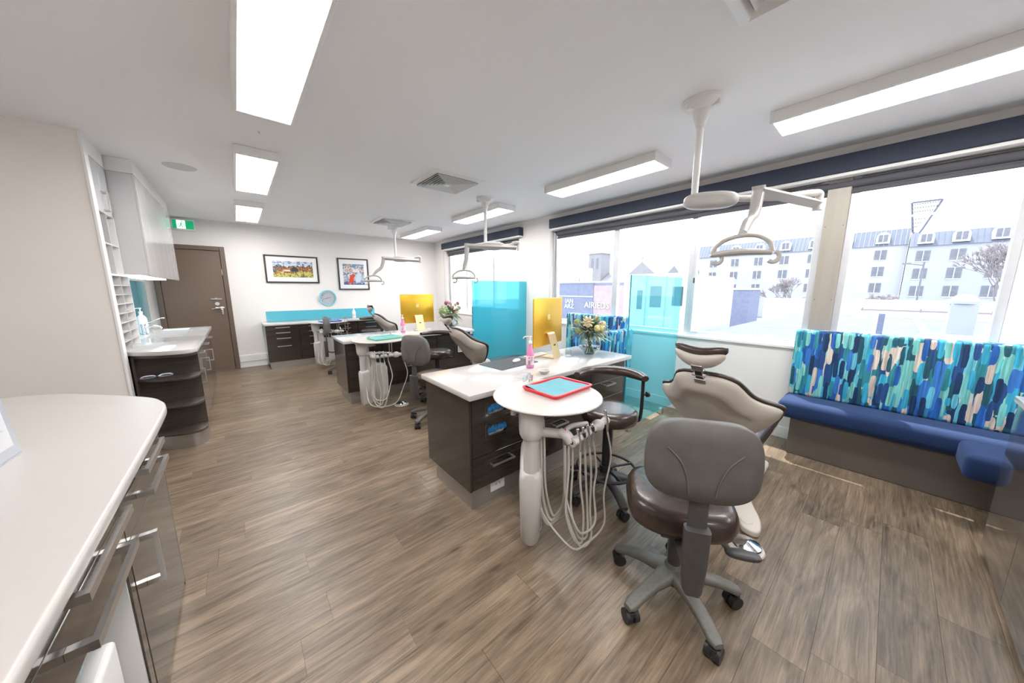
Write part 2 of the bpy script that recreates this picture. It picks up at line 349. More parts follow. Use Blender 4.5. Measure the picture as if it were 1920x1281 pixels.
# ------------------------------------------------------------ the room
XR, YF, ZC = 4.10, 7.98, 2.70
SUB = mat('floor_joint', (.05, .038, .03), .6)
fl = struct('floor', G().box(-2.2, XR, -3, YF, -.12, -.0035), SUB)
pm = {}
def plank(x0, x1, y0, y1):
    L = round(x1-x0, 3); k = (L, round(y1-y0, 3))
    if k not in pm: pm[k] = G().box(0, L-.0008, 0, k[1]-.0008, -.004, 0, .0004, 1).mesh('plank', FLOORM)
    link('plank', pm[k], fl, (x0, y0, 0))
PW, PL = .18, 1.22
row = 0; y = -1.4
while y < YF-.001:
    y1 = min(YF, y+PW); xs = -1.12 if y > 2.1 else -.45
    off = random.Random(row*13+5).uniform(0, PL)
    x = xs-((xs-off) % PL)
    while x < XR-.01:
        a, b = max(x, xs), min(x+PL, XR)
        if b-a > .02: plank(a, b, y, y1)
        x += PL
    y += PW; row += 1
struct('ceiling', G().box(-2.2, XR+.22, -3, YF, ZC, ZC+.15), CEIL)
struct('wall_back', G().box(-2.2, XR, -3.15, -3, 0, ZC), WALL)
struct('wall_left', G().box(-2.35, -2.2, -3, 4.2, 0, ZC).box(-1.3, -1.12, 4.28, YF, 0, ZC), WALL)
struct('wall_far', G().box(-1.3, XR+.22, YF, YF+.15, 0, ZC+.15), WALL)
W1 = (-.54, 3.80, .95, 2.45); W2 = (4.62, 7.36, .93, 2.43)
g = G().box(XR, XR+.22, -3, W1[0], 0, ZC).box(XR, XR+.22, W1[1], W2[0], 0, ZC).box(XR, XR+.22, W2[1], YF, 0, ZC)
for a in (W1, W2): g.box(XR, XR+.22, a[0], a[1], 0, a[2]-.03).box(XR, XR+.22, a[0], a[1], a[3], ZC)
struct('wall_right', g, WALL)
# partition that ends the near bay, with its white capped edge
struct('wall_partition', G().box(-2.2, -.80, 4.20, 4.275, 0, ZC), WALLC)
struct('trim_1', G().box(-.80, -.782, 4.192, 4.282, 0, ZC, .002, 1), WHITE)
struct('baseboard_far', G().box(-.08, .34, YF-.014, YF, 0, .105).box(-.08, .34, YF-.028, YF, .108, .235, .004, 1), WHITE)
struct('baseboard_right', G().box(XR-.014, XR, -.4, YF-.01, 0, .115, .003, 1), WHITE)
# outside eave of this building


def window(idx, W, mulls, post=None):
    Y0, Y1, Z0, Z1 = W; nd = snode('window_%d' % idx, (XR+.12, (Y0+Y1)/2, Z0)); cy = (Y0+Y1)/2
    def b(name, x0, x1, y0, y1, z0, z1, m=ALU, bev=.003):
        return part(name, G().box(x0-XR-.12, x1-XR-.12, y0-cy, y1-cy, z0-Z0, z1-Z0, bev, 1), m, nd)
    X0, X1 = XR+.08, XR+.15
    b('window_sill', XR-.02, XR+.10, Y0-.03, Y1+.03, Z0-.03, Z0, WHITE, .004)
    b('bottom_rail', X0, X1, Y0, Y1, Z0, Z0+.045); b('top_rail', X0, X1, Y0, Y1, Z1-.04, Z1)
    b('frame_stile', X0, X1, Y0, Y0+.045, Z0, Z1); b('frame_stile', X0, X1, Y1-.045, Y1, Z0, Z1)
    b('inner_stile', X0-.015, X1-.02, Y1-.085, Y1-.055, Z0+.04, Z1-.04)
    b('track', X0-.03, X0-.022, Y1-.03, Y1-.012, Z0+.02, Z1-.03); 
    for y in mulls:
        b('mullion', X0-.01, X1, y-.03, y+.03, Z0+.03, Z1-.03); b('sash_stile', X0-.025, X1-.03, y-.062, y-.034, Z0+.03, Z1-.03)
    edges = [Y0+.045]; 
    for y in sorted(mulls+([post[0], post[1]] if post else [])): edges.append(y)
    edges.append(Y1-.045)
    if post:
        b('post_cladding', XR+.02, XR+.15, post[0]+.03, post[1]-.03, Z0, Z1, ALUB, .002)
        for i in range(1, 3):
            yy = post[0]+.03+(post[1]-post[0]-.06)*i/3; 
        b('post_stile', XR+.05, XR+.15, post[0]-.02, post[0]+.03, Z0, Z1, ALU); b('post_stile', XR+.05, XR+.15, post[1]-.03, post[1]+.02, Z0, Z1, ALU)
        for zz in (.45, 1.1):
            b('screw', XR+.017, XR+.02, post[0]+.045, post[0]+.052, Z0+zz, Z0+zz+.006, DGREY, 0); b('screw', XR+.017, XR+.02, post[1]-.052, post[1]-.045, Z0+zz, Z0+zz+.006, DGREY, 0)
    e = sorted(set(edges)); 
    for a, c in zip(e[:-1], e[1:]):
        if post and abs(a-post[0]) < 1e-6: continue
        b('pane', X0+.03, X0+.036, a+.02, c-.02, Z0+.04, Z1-.035, PANE, 0)
    if idx == 1:
        for y in mulls[:1]: b('latch', X0-.045, X0-.02, y-.06, y-.045, Z0+.62, Z0+.68, DGREY, .003)
    return nd
window(1, W1, [1.60, 2.63], (.31, .52))
window(2, W2, [5.50, 6.55])

def blind(Y0, Y1, Z, label, glabel):
    t = thing('roller_blind', label, 'blind', (XR-.06, (Y0+Y1)/2, Z), 0, 'roller blinds over the windows'); h = (Y1-Y0)/2
    part('pelmet', G().box(-.055, .055, -h, h, 0, .14, .004, 1), NAVYB, t)
    part('bracket_rail', G().box(-.035, .055, -h+.01, h-.01, -.028, -.002, .003, 1), WHITE, t)
    h2 = h-.05
    part('blind_roll', G().cyl((.105, -h2, -.075), (.105, h2, -.075), .036, n=20), BLIND, t)
    part('bottom_bar', G().box(.093, .117, -h2, h2, -.155, -.125, .004, 1), BLIND, t)
    part('blind_cloth', G().box(.102, .106, -h2+.01, h2-.01, -.13, -.06), BLIND, t)
    part('pull_cord', G().tube([(.02, h+.012, -.03), (.02, h+.012, -.7), (.02, h+.018, -1.28), (.02, h+.024, -1.31), (.02, h+.032, -1.28), (.02, h+.034, -.7), (.02, h+.03, -.03)], .0022, 6, 4), GREYL, t)
blind(-.80, 3.76, 2.47, 'long navy blind pelmet above the wide near window', '')
blind(4.50, 7.39, 2.46, 'shorter navy blind pelmet above the far window in the corner', '')

# door in the far wall
d = snode('door_1', (-.55, YF, 0))
part('door_leaf', G().box(-.39, .395, -.045, -.003, .008, 2.17, .002, 1), DOORM, d)
part('door_frame', G().box(-.465, -.395, -.075, -.001, 0, 2.245, .004, 1).box(.40, .467, -.075, -.001, 0, 2.245, .004, 1).box(-.395, .40, -.075, -.001, 2.175, 2.245, .004, 1), DOORF, d)
part('door_handle', G().box(.235, .36, -.055, -.045, 1.135, 1.175, .004, 2).tube([(.30, -.05, 1.155), (.30, -.095, 1.155), (.26, -.10, 1.155), (.19, -.10, 1.145)], .0095, 10).box(.315, .345, -.075, -.055, 1.03, 1.135, .004, 1), CHROME, d)
part('deadlock', G().cyl((.27, -.045, 1.235), (.27, -.058, 1.235), .032).cyl((.27, -.058, 1.235), (.27, -.068, 1.235), .018), CHROME, d)
part('door_bolt', G().box(.19, .345, -.06, -.045, 1.31, 1.33, .003, 1).box(.25, .28, -.065, -.045, 1.325, 1.345, .003, 1), STEEL, d)
part('hinge', G().box(.388, .402, -.06, -.043, 1.75, 1.85, .002, 1), STEEL, d)

# ------------------------------------------------------------ ceiling fittings
def panel_light(x0, x1, y0, y1, label, grp):
    cx, cy = (x0+x1)/2, (y0+y1)/2; w, h = (x1-x0)/2, (y1-y0)/2; z = ZC
    t = thing('ceiling_light', label, 'light', (cx, cy, z), 0, grp); D = -.075; f = .022
    part('frame', G().box(-w, w, -h, -h+f, D, 0, .003, 1).box(-w, w, h-f, h, D, 0, .003, 1).box(-w, -w+f, -h+f, h-f, D, 0, .003, 1).box(w-f, w, -h+f, h-f, D, 0, .003, 1), WHITE, t)
    part('diffuser', G().box(-w+f, w-f, -h+f, h-f, D+.004, D+.009), PANELM, t)
GA = 'surface mounted panel lights in the row over the aisle'; GB = 'surface mounted panel lights in the row beside the windows'
panel_light(.105, .43, 1.56, 2.88, 'glowing panel light over the aisle, nearest and largest of its row', GA)
panel_light(.105, .43, 3.72, 5.09, 'glowing panel light over the aisle, middle one of its row', GA)
panel_light(.105, .43, 5.95, 7.27, 'glowing panel light over the aisle, farthest and nearest the exit sign', GA)
panel_light(2.93, 3.25, -.62, .70, 'glowing panel light by the windows, nearest, above the patterned bench', GB)
panel_light(2.93, 3.25, 1.50, 2.85, 'glowing panel light by the windows, second from the near end of the row', GB)
panel_light(2.93, 3.25, 3.74, 5.04, 'glowing panel light by the windows, behind the second lamp pole', GB)
panel_light(2.93, 3.25, 5.96, 7.30, 'glowing panel light by the windows, farthest, near the far wall corner', GB)
panel_light(.105, .43, -.70, .62, 'added unseen fill panel over the aisle, behind the photographer', GA)  # extra panels, here and below, added out of view as fill light
panel_light(.105, .43, -2.6, -1.4, 'added unseen fill panel over the aisle, rearmost behind the photographer', GA)
panel_light(2.93, 3.25, -2.6, -1.3, 'added unseen fill panel beside the right wall, behind the photographer', GB)

def vent(cx, cy, label):
    t = thing('ceiling_vent', label, 'vent', (cx, cy, ZC), 0, 'square ceiling air diffusers')
    def ring(a, b, z0, z1):
        g = G(); vs = []
        for (r, z) in ((a, z0), (b, z1), (b, z1+.006), (a, z0+.006)):
            vs += [(r, r, z), (-r, r, z), (-r, -r, z), (r, -r, z)]
        fs = []
        for i in range(4):
            for k in range(4): k2 = (k+1) % 4; j = (i+1) % 4; fs.append((i*4+k, i*4+k2, j*4+k2, j*4+k))
        return g.add(vs, fs)
    part('vent_frame', ring(.30, .255, -.006, -.022), WHITE, t)
    part('shade_sheet', G().box(-.26, .26, -.26, .26, -.003, -.001), CAVSHADE, t)  # near-black sheet stands in for the shade between the louvres
    for i in range(7):
        r = .25-.033*i; part('louvre', ring(r, r-.019, -.036, -.010), WHITE, t)
    part('centre_plate', G().box(-.028, .028, -.028, .028, -.04, -.034), WHITE, t)
vent(1.96, 3.44, 'square louvred air vent mid ceiling, nearer of two over the desks')
vent(2.28, 6.0, 'square louvred air vent near the farthest lamp pole')
vent(1.60, .31, 'square louvred air vent cut off by the top edge of the view')
tag(part('ceiling_speaker', G().lathe([(0, -.004), (.12, -.004), (.125, 0)], 40), SPK, None, (-.295, 4.755, ZC)), 'round grey grille speaker flush in ceiling near the wall cupboards', 'speaker')
t = thing('fire_sprinkler', 'small flush sprinkler cover between the first two aisle lights', 'sprinkler', (.262, 3.30, ZC))
part('cover_plate', G().lathe([(0, -.006), (.04, -.006), (.06, 0)], 28), CEIL, t); part('nozzle', G().lathe([(0, -.024), (.006, -.02), (.008, -.006)], 14), CHROME, t)
# exit sign
t = thing('exit_sign', 'green running man exit sign above the brown door', 'sign', (-.565, YF, 2.575))
part('housing', G().box(-.145, .145, -.05, 0, -.09, .09, .006, 2), WHITE, t)
part('green_panel', G().box(-.125, .132, -.053, -.0505, -.068, .068), EXITG, t)
part('white_field', G().box(-.075, .03, -.0545, -.0532, -.066, .066), EXITW, t)
S = .118; man = G()
def limb(p, q, r): man.tube([(p[0], -.0565, p[1]), (q[0], -.0565, q[1])], r, 8, spline=False, flat=1)
P = lambda x, y: (-.07+x*S*.82, -.062+y*S)
man.cyl((P(.62, .90)[0], -.0578, P(.62, .90)[1]), (P(.62, .90)[0], -.0552, P(.62, .90)[1]), .009, n=14)
for a, b_, r in (((.55, .75), (.48, .45), .0075), ((.48, .45), (.66, .30), .006), ((.66, .30), (.60, .05), .005), ((.46, .45), (.30, .22), .006), ((.30, .22), (.08, .20), .005), ((.55, .75), (.36, .66), .004), ((.36, .66), (.30, .48), .004), ((.58, .74), (.76, .60), .004), ((.76, .60), (.88, .70), .004)): limb(P(*a), P(*b_), r)
part('running_figure', man, EXITG, t)

# ------------------------------------------------------------ far wall hangings
def picture(x0, x1, z0, z1, ax0, ax1, az0, az1, m, label):
    cx, cz = (x0+x1)/2, (z0+z1)/2; t = thing('framed_picture', label, 'picture', (cx, YF, cz), 0, 'framed pictures on the far wall'); f = .028
    w, h = (x1-x0)/2, (z1-z0)/2
    part('frame', G().box(-w, w, -.03, -.002, -h, -h+f, .003, 1).box(-w, w, -.03, -.002, h-f, h, .003, 1).box(-w, -w+f, -.03, -.002, -h+f, h-f, .003, 1).box(w-f, w, -.03, -.002, -h+f, h-f, .003, 1), FRAMEM, t)
    part('mount', G().box(-w+f, w-f, -.016, -.004, -h+f, h-f), PAPER, t)
    return t, part('print', G().box(ax0-cx, ax1-cx, -.0175, -.016, az0-cz, az1-cz), m, t), cx, cz
def print_mat(name, bands, scale, sat=1.0, vor=14):
    m = bpy.data.materials.new(name); m.use_nodes = True; n = m.node_tree.nodes; l = m.node_tree.links; b = n['Principled BSDF']; b.inputs['Roughness'].default_value = .5
    t = n.new('ShaderNodeTexCoord'); s = n.new('ShaderNodeSeparateXYZ'); l.new(t.outputs['Object'], s.inputs[0])
    x = n.new('ShaderNodeTexNoise'); x.inputs['Scale'].default_value = scale; x.inputs['Detail'].default_value = 4; l.new(t.outputs['Object'], x.inputs[0])
    v = n.new('ShaderNodeTexVoronoi'); v.inputs['Scale'].default_value = vor; l.new(t.outputs['Object'], v.inputs[0])
    sc_ = n.new('ShaderNodeSeparateColor'); l.new(v.outputs['Color'], sc_.inputs[0])
    a = n.new('ShaderNodeMath'); a.operation = 'MULTIPLY_ADD'; a.inputs[1].default_value = .22; l.new(x.outputs[0], a.inputs[0]); l.new(s.outputs['Z'], a.inputs[2])
    a2 = n.new('ShaderNodeMath'); a2.operation = 'MULTIPLY_ADD'; a2.inputs[1].default_value = .12; l.new(sc_.outputs[0], a2.inputs[0]); l.new(a.outputs[0], a2.inputs[2])
    mr = n.new('ShaderNodeMapRange'); mr.inputs['From Min'].default_value = -.06; mr.inputs['From Max'].default_value = .36; l.new(a2.outputs[0], mr.inputs['Value'])
    r = n.new('ShaderNodeValToRGB'); l.new(mr.outputs[0], r.inputs[0]); cr = r.color_ramp; cr.interpolation = 'CONSTANT'
    for i, (p, c) in enumerate(bands):
        e = cr.elements[0] if i == 0 else (cr.elements[1] if i == 1 else cr.elements.new(p)); e.position = p; e.color = (*c, 1)
    l.new(r.outputs[0], b.inputs['Base Color']); return m
PA = print_mat('landscape_print', [(0, (.10, .09, .05)), (.10, (.30, .27, .06)), (.22, (.62, .55, .16)), (.34, (.50, .50, .12)), (.42, (.16, .07, .04)), (.48, (.55, .16, .06)), (.53, (.05, .10, .06)), (.60, (.12, .20, .30)), (.66, (.70, .72, .74)), (.76, (.35, .48, .70)), (.82, (.80, .80, .78)), (.90, (.20, .28, .48))], 26)
PB = print_mat('harbour_print', [(0, (.06, .10, .24)), (.12, (.25, .32, .45)), (.20, (.50, .55, .60)), (.30, (.16, .24, .46)), (.38, (.70, .72, .70)), (.46, (.10, .18, .36)), (.54, (.60, .62, .60)), (.62, (.55, .20, .12)), (.70, (.70, .72, .68)), (.78, (.15, .16, .35)), (.84, (.75, .66, .40)), (.92, (.15, .25, .50))], 18, vor=22)
t, p, cx, cz = picture(.47, 1.38, 1.62, 2.16, .60, 1.28, 1.735, 2.05, PA, 'wide framed landscape print with barn and poles, left of the two pictures')
F = lambda x, z: (x-cx, -.0185, z-cz)
def flat(poly, y, m, name, par, label=None):
    g = G(); n_ = len(poly); g.add([(x, y, z) for x, z in poly]+[(x, y+.0008, z) for x, z in poly], [tuple(range(n_)), tuple(range(2*n_-1, n_-1, -1))]+[(i, (i+1) % n_, n_+(i+1) % n_, n_+i) for i in range(n_)]); return part(name, g, m, par)
Q = lambda pts: [(cx0-cx, cz0-cz) for cx0, cz0 in pts]
flat(Q([(.90, 1.845), (.90, 1.90), (.955, 1.955), (1.02, 1.90), (1.02, 1.845)]), -.0185, mat('print_barn', (.05, .045, .05), .5), 'painted_barn', t)
for xx in (.775, 1.10): flat(Q([(xx, 1.77), (xx, 2.02), (xx+.008, 2.02), (xx+.008, 1.77)]), -.0185, BLK, 'painted_pole', t); 
flat(Q([(.76, 1.85), (.76, 1.875), (.88, 1.875), (.88, 1.85)]), -.0183, PAPER, 'painted_house', t)
flat(Q([(.76, 1.875), (.78, 1.90), (.87, 1.90), (.885, 1.875)]), -.0186, mat('print_orange', (.75, .20, .06), .5), 'painted_roof', t)
t, p, cx, cz = picture(1.752, 2.395, 1.48, 2.175, 1.855, 2.295, 1.595, 2.05, PB, 'squarer framed harbour print with red and blue shapes, right of the two pictures')
redp = mat('print_red', (.70, .06, .02), .5); lb = mat('print_pale_blue', (.55, .68, .78), .5)
flat(Q([(1.90, 1.63), (1.96, 1.66), (2.0, 1.80), (2.07, 1.84), (2.10, 1.80), (2.06, 1.72), (2.07, 1.63)]), -.0186, redp, 'painted_shape', t)
for i in range(4): flat(Q([(2.06+.035*i, 1.88), (2.05+.035*i, 1.99), (2.09+.035*i, 1.88)]), -.0186, PAPER, 'painted_shape', t)
flat(Q([(2.10, 1.66), (2.11, 1.80), (2.17, 1.86), (2.24, 1.84), (2.22, 1.70), (2.16, 1.64)]), -.0184, lb, 'painted_shape', t)
flat([(1.975+.03*math.cos(a)-cx, 2.02+.022*math.sin(a)-cz) for a in [2*PI*i/14 for i in range(14)]], -.0187, mat('print_sun', (.9, .35, .10), .5), 'painted_shape', t)
# clock
t = thing('wall_clock', 'round pale blue wall clock with red hands under the pictures', 'clock', (1.508, YF, 1.305))
RX = Matrix.Rotation(R(90), 4, 'X')
part('clock_rim', G().lathe([(.140, 0), (.172, 0), (.174, .02), (.166, .036), (.150, .036), (.142, .02), (.140, 0)], 48, M=RX, cap=False), mat('clock_blue', (.28, .58, .70), .3), t)
part('clock_face', G().lathe([(0, .012), (.145, .012), (.145, 0)], 48, M=RX), PAPER, t)
part('clock_glass', G().lathe([(0, .028), (.148, .027), (.148, .024)], 40, M=RX), CLEARP, t)
for h in range(1, 13):
    a = R(90-30*h); text('numeral', str(h), .038, mat('numeral_ink', (.02, .03, .09), .5) if h in (8, 9, 10) else (mat('numeral_green', (.2, .45, .5), .5) if h % 2 else mat('numeral_pink', (.8, .3, .4), .5)), t, Matrix.Translation((.115*math.cos(a), -.0135, .115*math.sin(a))) @ RX)
redh = mat('hand_red', (.80, .08, .12), .4)
for an, L, nm in ((196, .105, 'minute_hand'), (15, .075, 'hour_hand')):
    a = R(an); part(nm, G().tube([(-.02*math.cos(a), -.0165, -.02*math.sin(a)), (L*math.cos(a), -.0165, L*math.sin(a))], [.005, .0025], 8, spline=False), redh, t)
# ------------------------------------------------------------ joinery
def pull(parent, c, L, axis='x', out=(0, -1, 0), r=.0065, st=.034, name='handle', m=None):
    """flat bar pull: a bar carried on two posts; c is the centre on the face"""
    c = Vector(c); o = Vector(out); ax = Vector({'x': (1, 0, 0), 'y': (0, 1, 0), 'z': (0, 0, 1)}[axis]); sd = ax.cross(o)
    g = G()
    def bar(p, q, w1, w2, d):  # box from p to q
        d1 = (q-p); k = [p+sd*w1*sx+d*w2*sy for sx in (-1, 1) for sy in (-1, 1)]; k2 = [v+d1 for v in k]
        g.add(k+k2, [(0, 1, 3, 2), (4, 6, 7, 5), (0, 4, 5, 1), (2, 3, 7, 6), (0, 2, 6, 4), (1, 5, 7, 3)])
    bar(c-ax*L/2+o*st, c+ax*L/2+o*st, r, r*.55, o)
    bar(c-ax*(L/2-r)+o*.0005, c-ax*(L/2-r)+o*(st-r*.5), r*.93, r*.93, ax); bar(c+ax*(L/2-r)+o*.0005, c+ax*(L/2-r)+o*(st-r*.5), r*.93, r*.93, ax)
    return part(name, g, m or STEEL, parent)

def drawer_unit(name, label, x0, x1, y0, y1, z0, z1, fronts, M, group=None, kick=True, facing=-1, gap=.003, hl=.16, endl=False, kin=.06, kx0=None, kx1=None):
    """cabinet facing -Y; fronts: list of (za, zb, kind)"""
    cx = (x0+x1)/2; t = thing(name, label, 'cabinet', (cx, y0, 0), 0, group); w = (x1-x0)/2; D = y1-y0
    part('body', G().box(-w+.0005, w-.0005, .02, D, z0, z1, .001, 1), M, t)
    if kick: part('kickboard', G().box(-w+(kx0 or 0)+.0005, w-(kx1 or 0)-.0005, kin, D-kin+.02, 0.0005, z0-.001), KICK, t)
    for za, zb, kind in fronts:
        if kind == 'D':
            f = part('drawer', G().box(-w+gap, w-gap, 0, .019, za+gap/2, zb-gap/2, .0015, 1), M, t); pull(f, (0, 0, zb-.04 if zb-za < .2 else zb-.075), min(hl, 1.5*w), 'x')
        elif kind == 'V':
            f = part('door', G().box(-w+gap, w-gap, 0, .019, za+gap/2, zb-gap/2, .0015, 1), M, t); pull(f, (-w+.05, 0, zb-.14), .16, 'z')
    return t

def island(y0, y1, x0, x1, desc, gloves, grille):
    """a desk island: white stone top on three laminate cabinets"""
    z0, zt = .165, .815
    tag(part('worktop', G().box(x0, x1, y0, y1, zt+.0005, zt+.037, .004, 2), STONE, None), 'white stone worktop on the %s dark island' % desc, 'worktop', 'white island worktops')
    a, b = x0+.04, x1-.05
    c1 = a+.44; c2 = a+1.26
    # unit A
    t = thing('cabinet', 'dark glossy end cabinet of the %s island beside the round tray table' % desc, 'cabinet', ((a+c1)/2, y0+.045, 0), 0, 'island cabinets'); w = (c1-a)/2; D = y1-y0-.08
    part('body', G().box(-w+.0, w-.0005, .02, D, z0, zt, .001, 1), DARKY, t)
    part('end_panel', G().box(-w-.018, -w-.0005, 0, D, z0, zt, .001, 1), DARKY, t)
    part('kickboard', G().box(-w+.02, w-.0005, .05, D-.05, .0005, z0-.001), KICK, t)
    if gloves:
        # upper front with two glove slots
        fz0, fz1 = .40, zt-.004
                
        # strips around the slots keep this simple and solid
        g = G(); zs = [.705, .555]
        g.box(-w+.003, -.11, 0, .019, fz0, fz1, .001, 1).box(.09, w-.003, 0, .019, fz0, fz1, .001, 1)
        g.box(-.11, .09, 0, .019, fz0, zs[1]-.05).box(-.11, .09, 0, .019, zs[1]+.05, zs[0]-.05).box(-.11, .09, 0, .019, zs[0]+.05, fz1)
        for cz in zs:
            o = rrect(-.095, .075, cz-.036, cz+.036, .0355, 6); q = []
            for (px_, pz_) in o:
                dx, dz = px_+.01, pz_-cz; k = min(.10/abs(dx) if abs(dx) > 1e-6 else 9e9, .05/abs(dz) if abs(dz) > 1e-6 else 9e9); q.append((-.01+dx*k, cz+dz*k))
            n_ = len(o); vs = [(x, 0, z) for x, z in o]+[(x, 0, z) for x, z in q]+[(x, .019, z) for x, z in o]
            g.add(vs, [(i, (i+1) % n_, n_+(i+1) % n_, n_+i) for i in range(n_)]+[(i, 2*n_+i, 2*n_+(i+1) % n_, (i+1) % n_) for i in range(n_)])
        f = part('dispenser_front', g, DARKX, t)
        for cz in zs:
            gb = part('glove_box', G().box(-.105, .085, .0185, .0195, cz-.045, cz+.045), PAPER, t)
            gl = G(); rnd = random.Random(int(cz*1000))
            for i in range(13): gl.ell((-.075+.0115*i+rnd.uniform(-.004, .004), .012, cz+rnd.uniform(-.004, .012)), (.018, .010, .018+rnd.uniform(0, .008)), 10, 6)
            part('gloves', gl, GLOVE, t)
        f = part('drawer', G().box(-w+.003, w-.003, 0, .019, z0+.002, .396, .0015, 1), DARKX, t); pull(f, (.02, 0, .315), .20, 'x')
        # power outlet on the kick
        o = part('power_outlet', G().box(-.045, .082, .041, .0495, .065, .145, .003, 2), WHITE, t)
        part('switch', G().box(.0, .012, .0385, .0415, .105, .122, .001, 1).box(.03, .042, .0385, .0415, .105, .122, .001, 1), GREYL, o)
    else:
        f = part('drawer', G().box(-w+.003, w-.003, 0, .019, .60, zt-.004, .0015, 1), DARKX, t); pull(f, (.05, 0, .76), .16, 'x')
        f = part('drawer', G().box(-w+.003, w-.003, 0, .019, z0+.002, .596, .0015, 1), DARKX, t); pull(f, (.05, 0, .52), .16, 'x')
    dz = [(.655, zt-.002, 'D'), (.49, .652, 'D'), (z0+.002, .487, 'D')]
    drawer_unit('cabinet', 'dark drawer cabinet in the middle of the %s island behind the stool' % desc, c1+.001, c2, y0+.045, y1-.035, z0, zt, dz, DARKX, 'island cabinets')
    t = drawer_unit('cabinet', 'dark cabinet at the window end of the %s island' % desc, c2+.001, x1-.05, y0+.045, y1-.035, z0, zt, [(.655, zt-.002, 'D'), (z0+.002, .652, 'V')] if grille else dz, DARKX, 'island cabinets', kx1=.03)
    if grille:
        g = G().box(.06, .20, -.006, -.0005, .50, .51).box(.06, .20, -.006, -.0005, .60, .61).box(.06, .07, -.006, -.0005, .51, .60).box(.19, .20, -.006, -.0005, .51, .60)
        for i in range(9): g.box(.078+i*.012, .083+i*.012, -.005, -.0005, .51, .60)
        part('air_grille', g, WHITE, t)
    return zt+.037

ISL = [(1.60, 2.285, 1.02, 2.92), (4.36, 5.04, .95, 2.90)]
ZT = island(*ISL[0], 'nearest', True, False)
island(*ISL[1], 'second', False, True)
# far wall bench
fy0, fy1 = 7.37, YF-.001
units = [(.335, .865), (.865, 1.395), (1.395, 1.925), (1.925, 2.455)]
fl_ = [(.725, .823, 'D'), (.62, .725, 'D'), (.505, .62, 'D'), (.135, .505, 'D')]
nm = ['leftmost, nearest the brown door', 'second from the brown door', 'third from the brown door', 'farthest from the brown door']
for i, (a, b) in enumerate(units):
    drawer_unit('cabinet', 'dark four-drawer cabinet against the far wall, '+nm[i], a+.001, b, fy0+.02, fy1, .135, .825, fl_, DARKX, 'far wall cabinets', hl=.22, kin=.05, kx0=.03 if i == 0 else 0)
tag(part('worktop', G().box(.318, 2.475, fy0, fy1, .8255, .862, .004, 2), STONE, None), 'long white worktop against the far wall below the clock', 'worktop')
tag(part('splashback', G().box(.405, 2.47, YF-.008, YF-.0005, .863, 1.06, .001, 1), CYANP, None), 'long low cyan glass splashback on the far wall', 'splashback')

# ---- left bay: curved end shelves, base cabinets, worktop, rack, wall cupboards
BX = -.36; CT = .95
edge = [(-.790, 4.32), (-.70, 4.24), (-.58, 4.17), (-.46, 4.14), (-.38, 4.16), (-.335, 4.24)]
def sm(pts, k=6):
    o = []
    P = [Vector((*p, 0)) for p in pts]
    for i in range(len(P)-1):
        a, b, c, d = P[max(0, i-1)], P[i], P[i+1], P[min(len(P)-1, i+2)]
        for t_ in range(k):
            x = t_/k; v = .5*((2*b)+(-a+c)*x+(2*a-5*b+4*c-d)*x*x+(-a+3*b-3*c+d)*x**3); o.append((v.x, v.y))
    return o+[pts[-1]]
e = sm(edge); FARY = 6.56
sinkx0, sinkx1, sinky0, sinky1 = -.86, -.50, 5.35, 6.15
out = e+[(-.335, 5.0), (-.335, FARY), (-1.118, FARY), (-1.118, 4.32)]
# worktop as front part, strips around the sink
wt = thing('worktop', 'white worktop of the sink counter with rounded near end', 'worktop', (-.75, 5.3, CT-.038))
wl = lambda pts: [(x+.75, y-5.3) for x, y in pts]
T = Matrix.Identity(4)
part('top', G().prism(wl(e+[(-.335, sinky0), (-1.118, sinky0), (-1.118, 4.32)]), 0, .038, .004)
     .prism(wl([(-.335, sinky0), (-.335, sinky1), (sinkx1, sinky1), (sinkx1, sinky0)]), 0, .038)
     .prism(wl([(sinkx0, sinky0), (sinkx0, sinky1), (-1.118, sinky1), (-1.118, sinky0)]), 0, .038)
     .prism(wl([(-.335, sinky1), (-.335, FARY), (-1.118, FARY), (-1.118, sinky1)]), 0, .038), STONE, wt)
part('sink_basin', G().box(sinkx0+.75, sinkx0+.765, sinky0-5.3, sinky1-5.3, -.12, .036).box(sinkx1+.735, sinkx1+.75, sinky0-5.3, sinky1-5.3, -.12, .036)
     .box(sinkx0+.765, sinkx1+.735, sinky0-5.3, sinky0-5.285, -.12, .036).box(sinkx0+.765, sinkx1+.735, sinky1-5.315, sinky1-5.3, -.12, .036).box(sinkx0+.765, sinkx1+.735, sinky0-5.285, sinky1-5.315, -.13, -.12), STONE, wt)
part('drain', G().lathe([(0, -.117), (.03, -.117), (.032, -.1195)], 24), CHROME, wt, (sinkx0+.93, 5.75-5.3, 0))
for i in range(6): part('drain_groove', G().box(sinkx0+.80, sinkx1+.70, 6.20-5.3+.05*i, 6.208-5.3+.05*i, .0383, .0400, .0008, 1), WHITE, wt)
us = thing('corner_shelf_unit', 'dark open shelf unit with curved front at the counter end', 'shelf', (-.58, 4.42, 0))
ul = lambda pts, ins=.02: [(x+.58, y-4.42) for x, y in pts]
def shelf_out(ins):
    c_ = Vector((-.58, 4.60)); r_ = []
    for x, y in e:
        v = Vector((x, y))-c_; v *= (1-ins/v.length); r_.append((c_.x+v.x, c_.y+v.y))
    return r_+[(-.352, 4.418), (-.778, 4.418)]
for z in (.135, .405, .665): part('shelf', G().prism(ul(shelf_out(.03)), z, z+.02, .001), SHELFM, us)
part('top_rail', G().prism(ul(shelf_out(.02)), .885, .911, .001), SHELFM, us)
part('back_panel', G().box(-.198, .225, -.002, .016, .13, .910), SHELFM, us); part('side_panel', G().box(-.2, -.184, -.09, -.003, .156, .884), SHELFM, us)
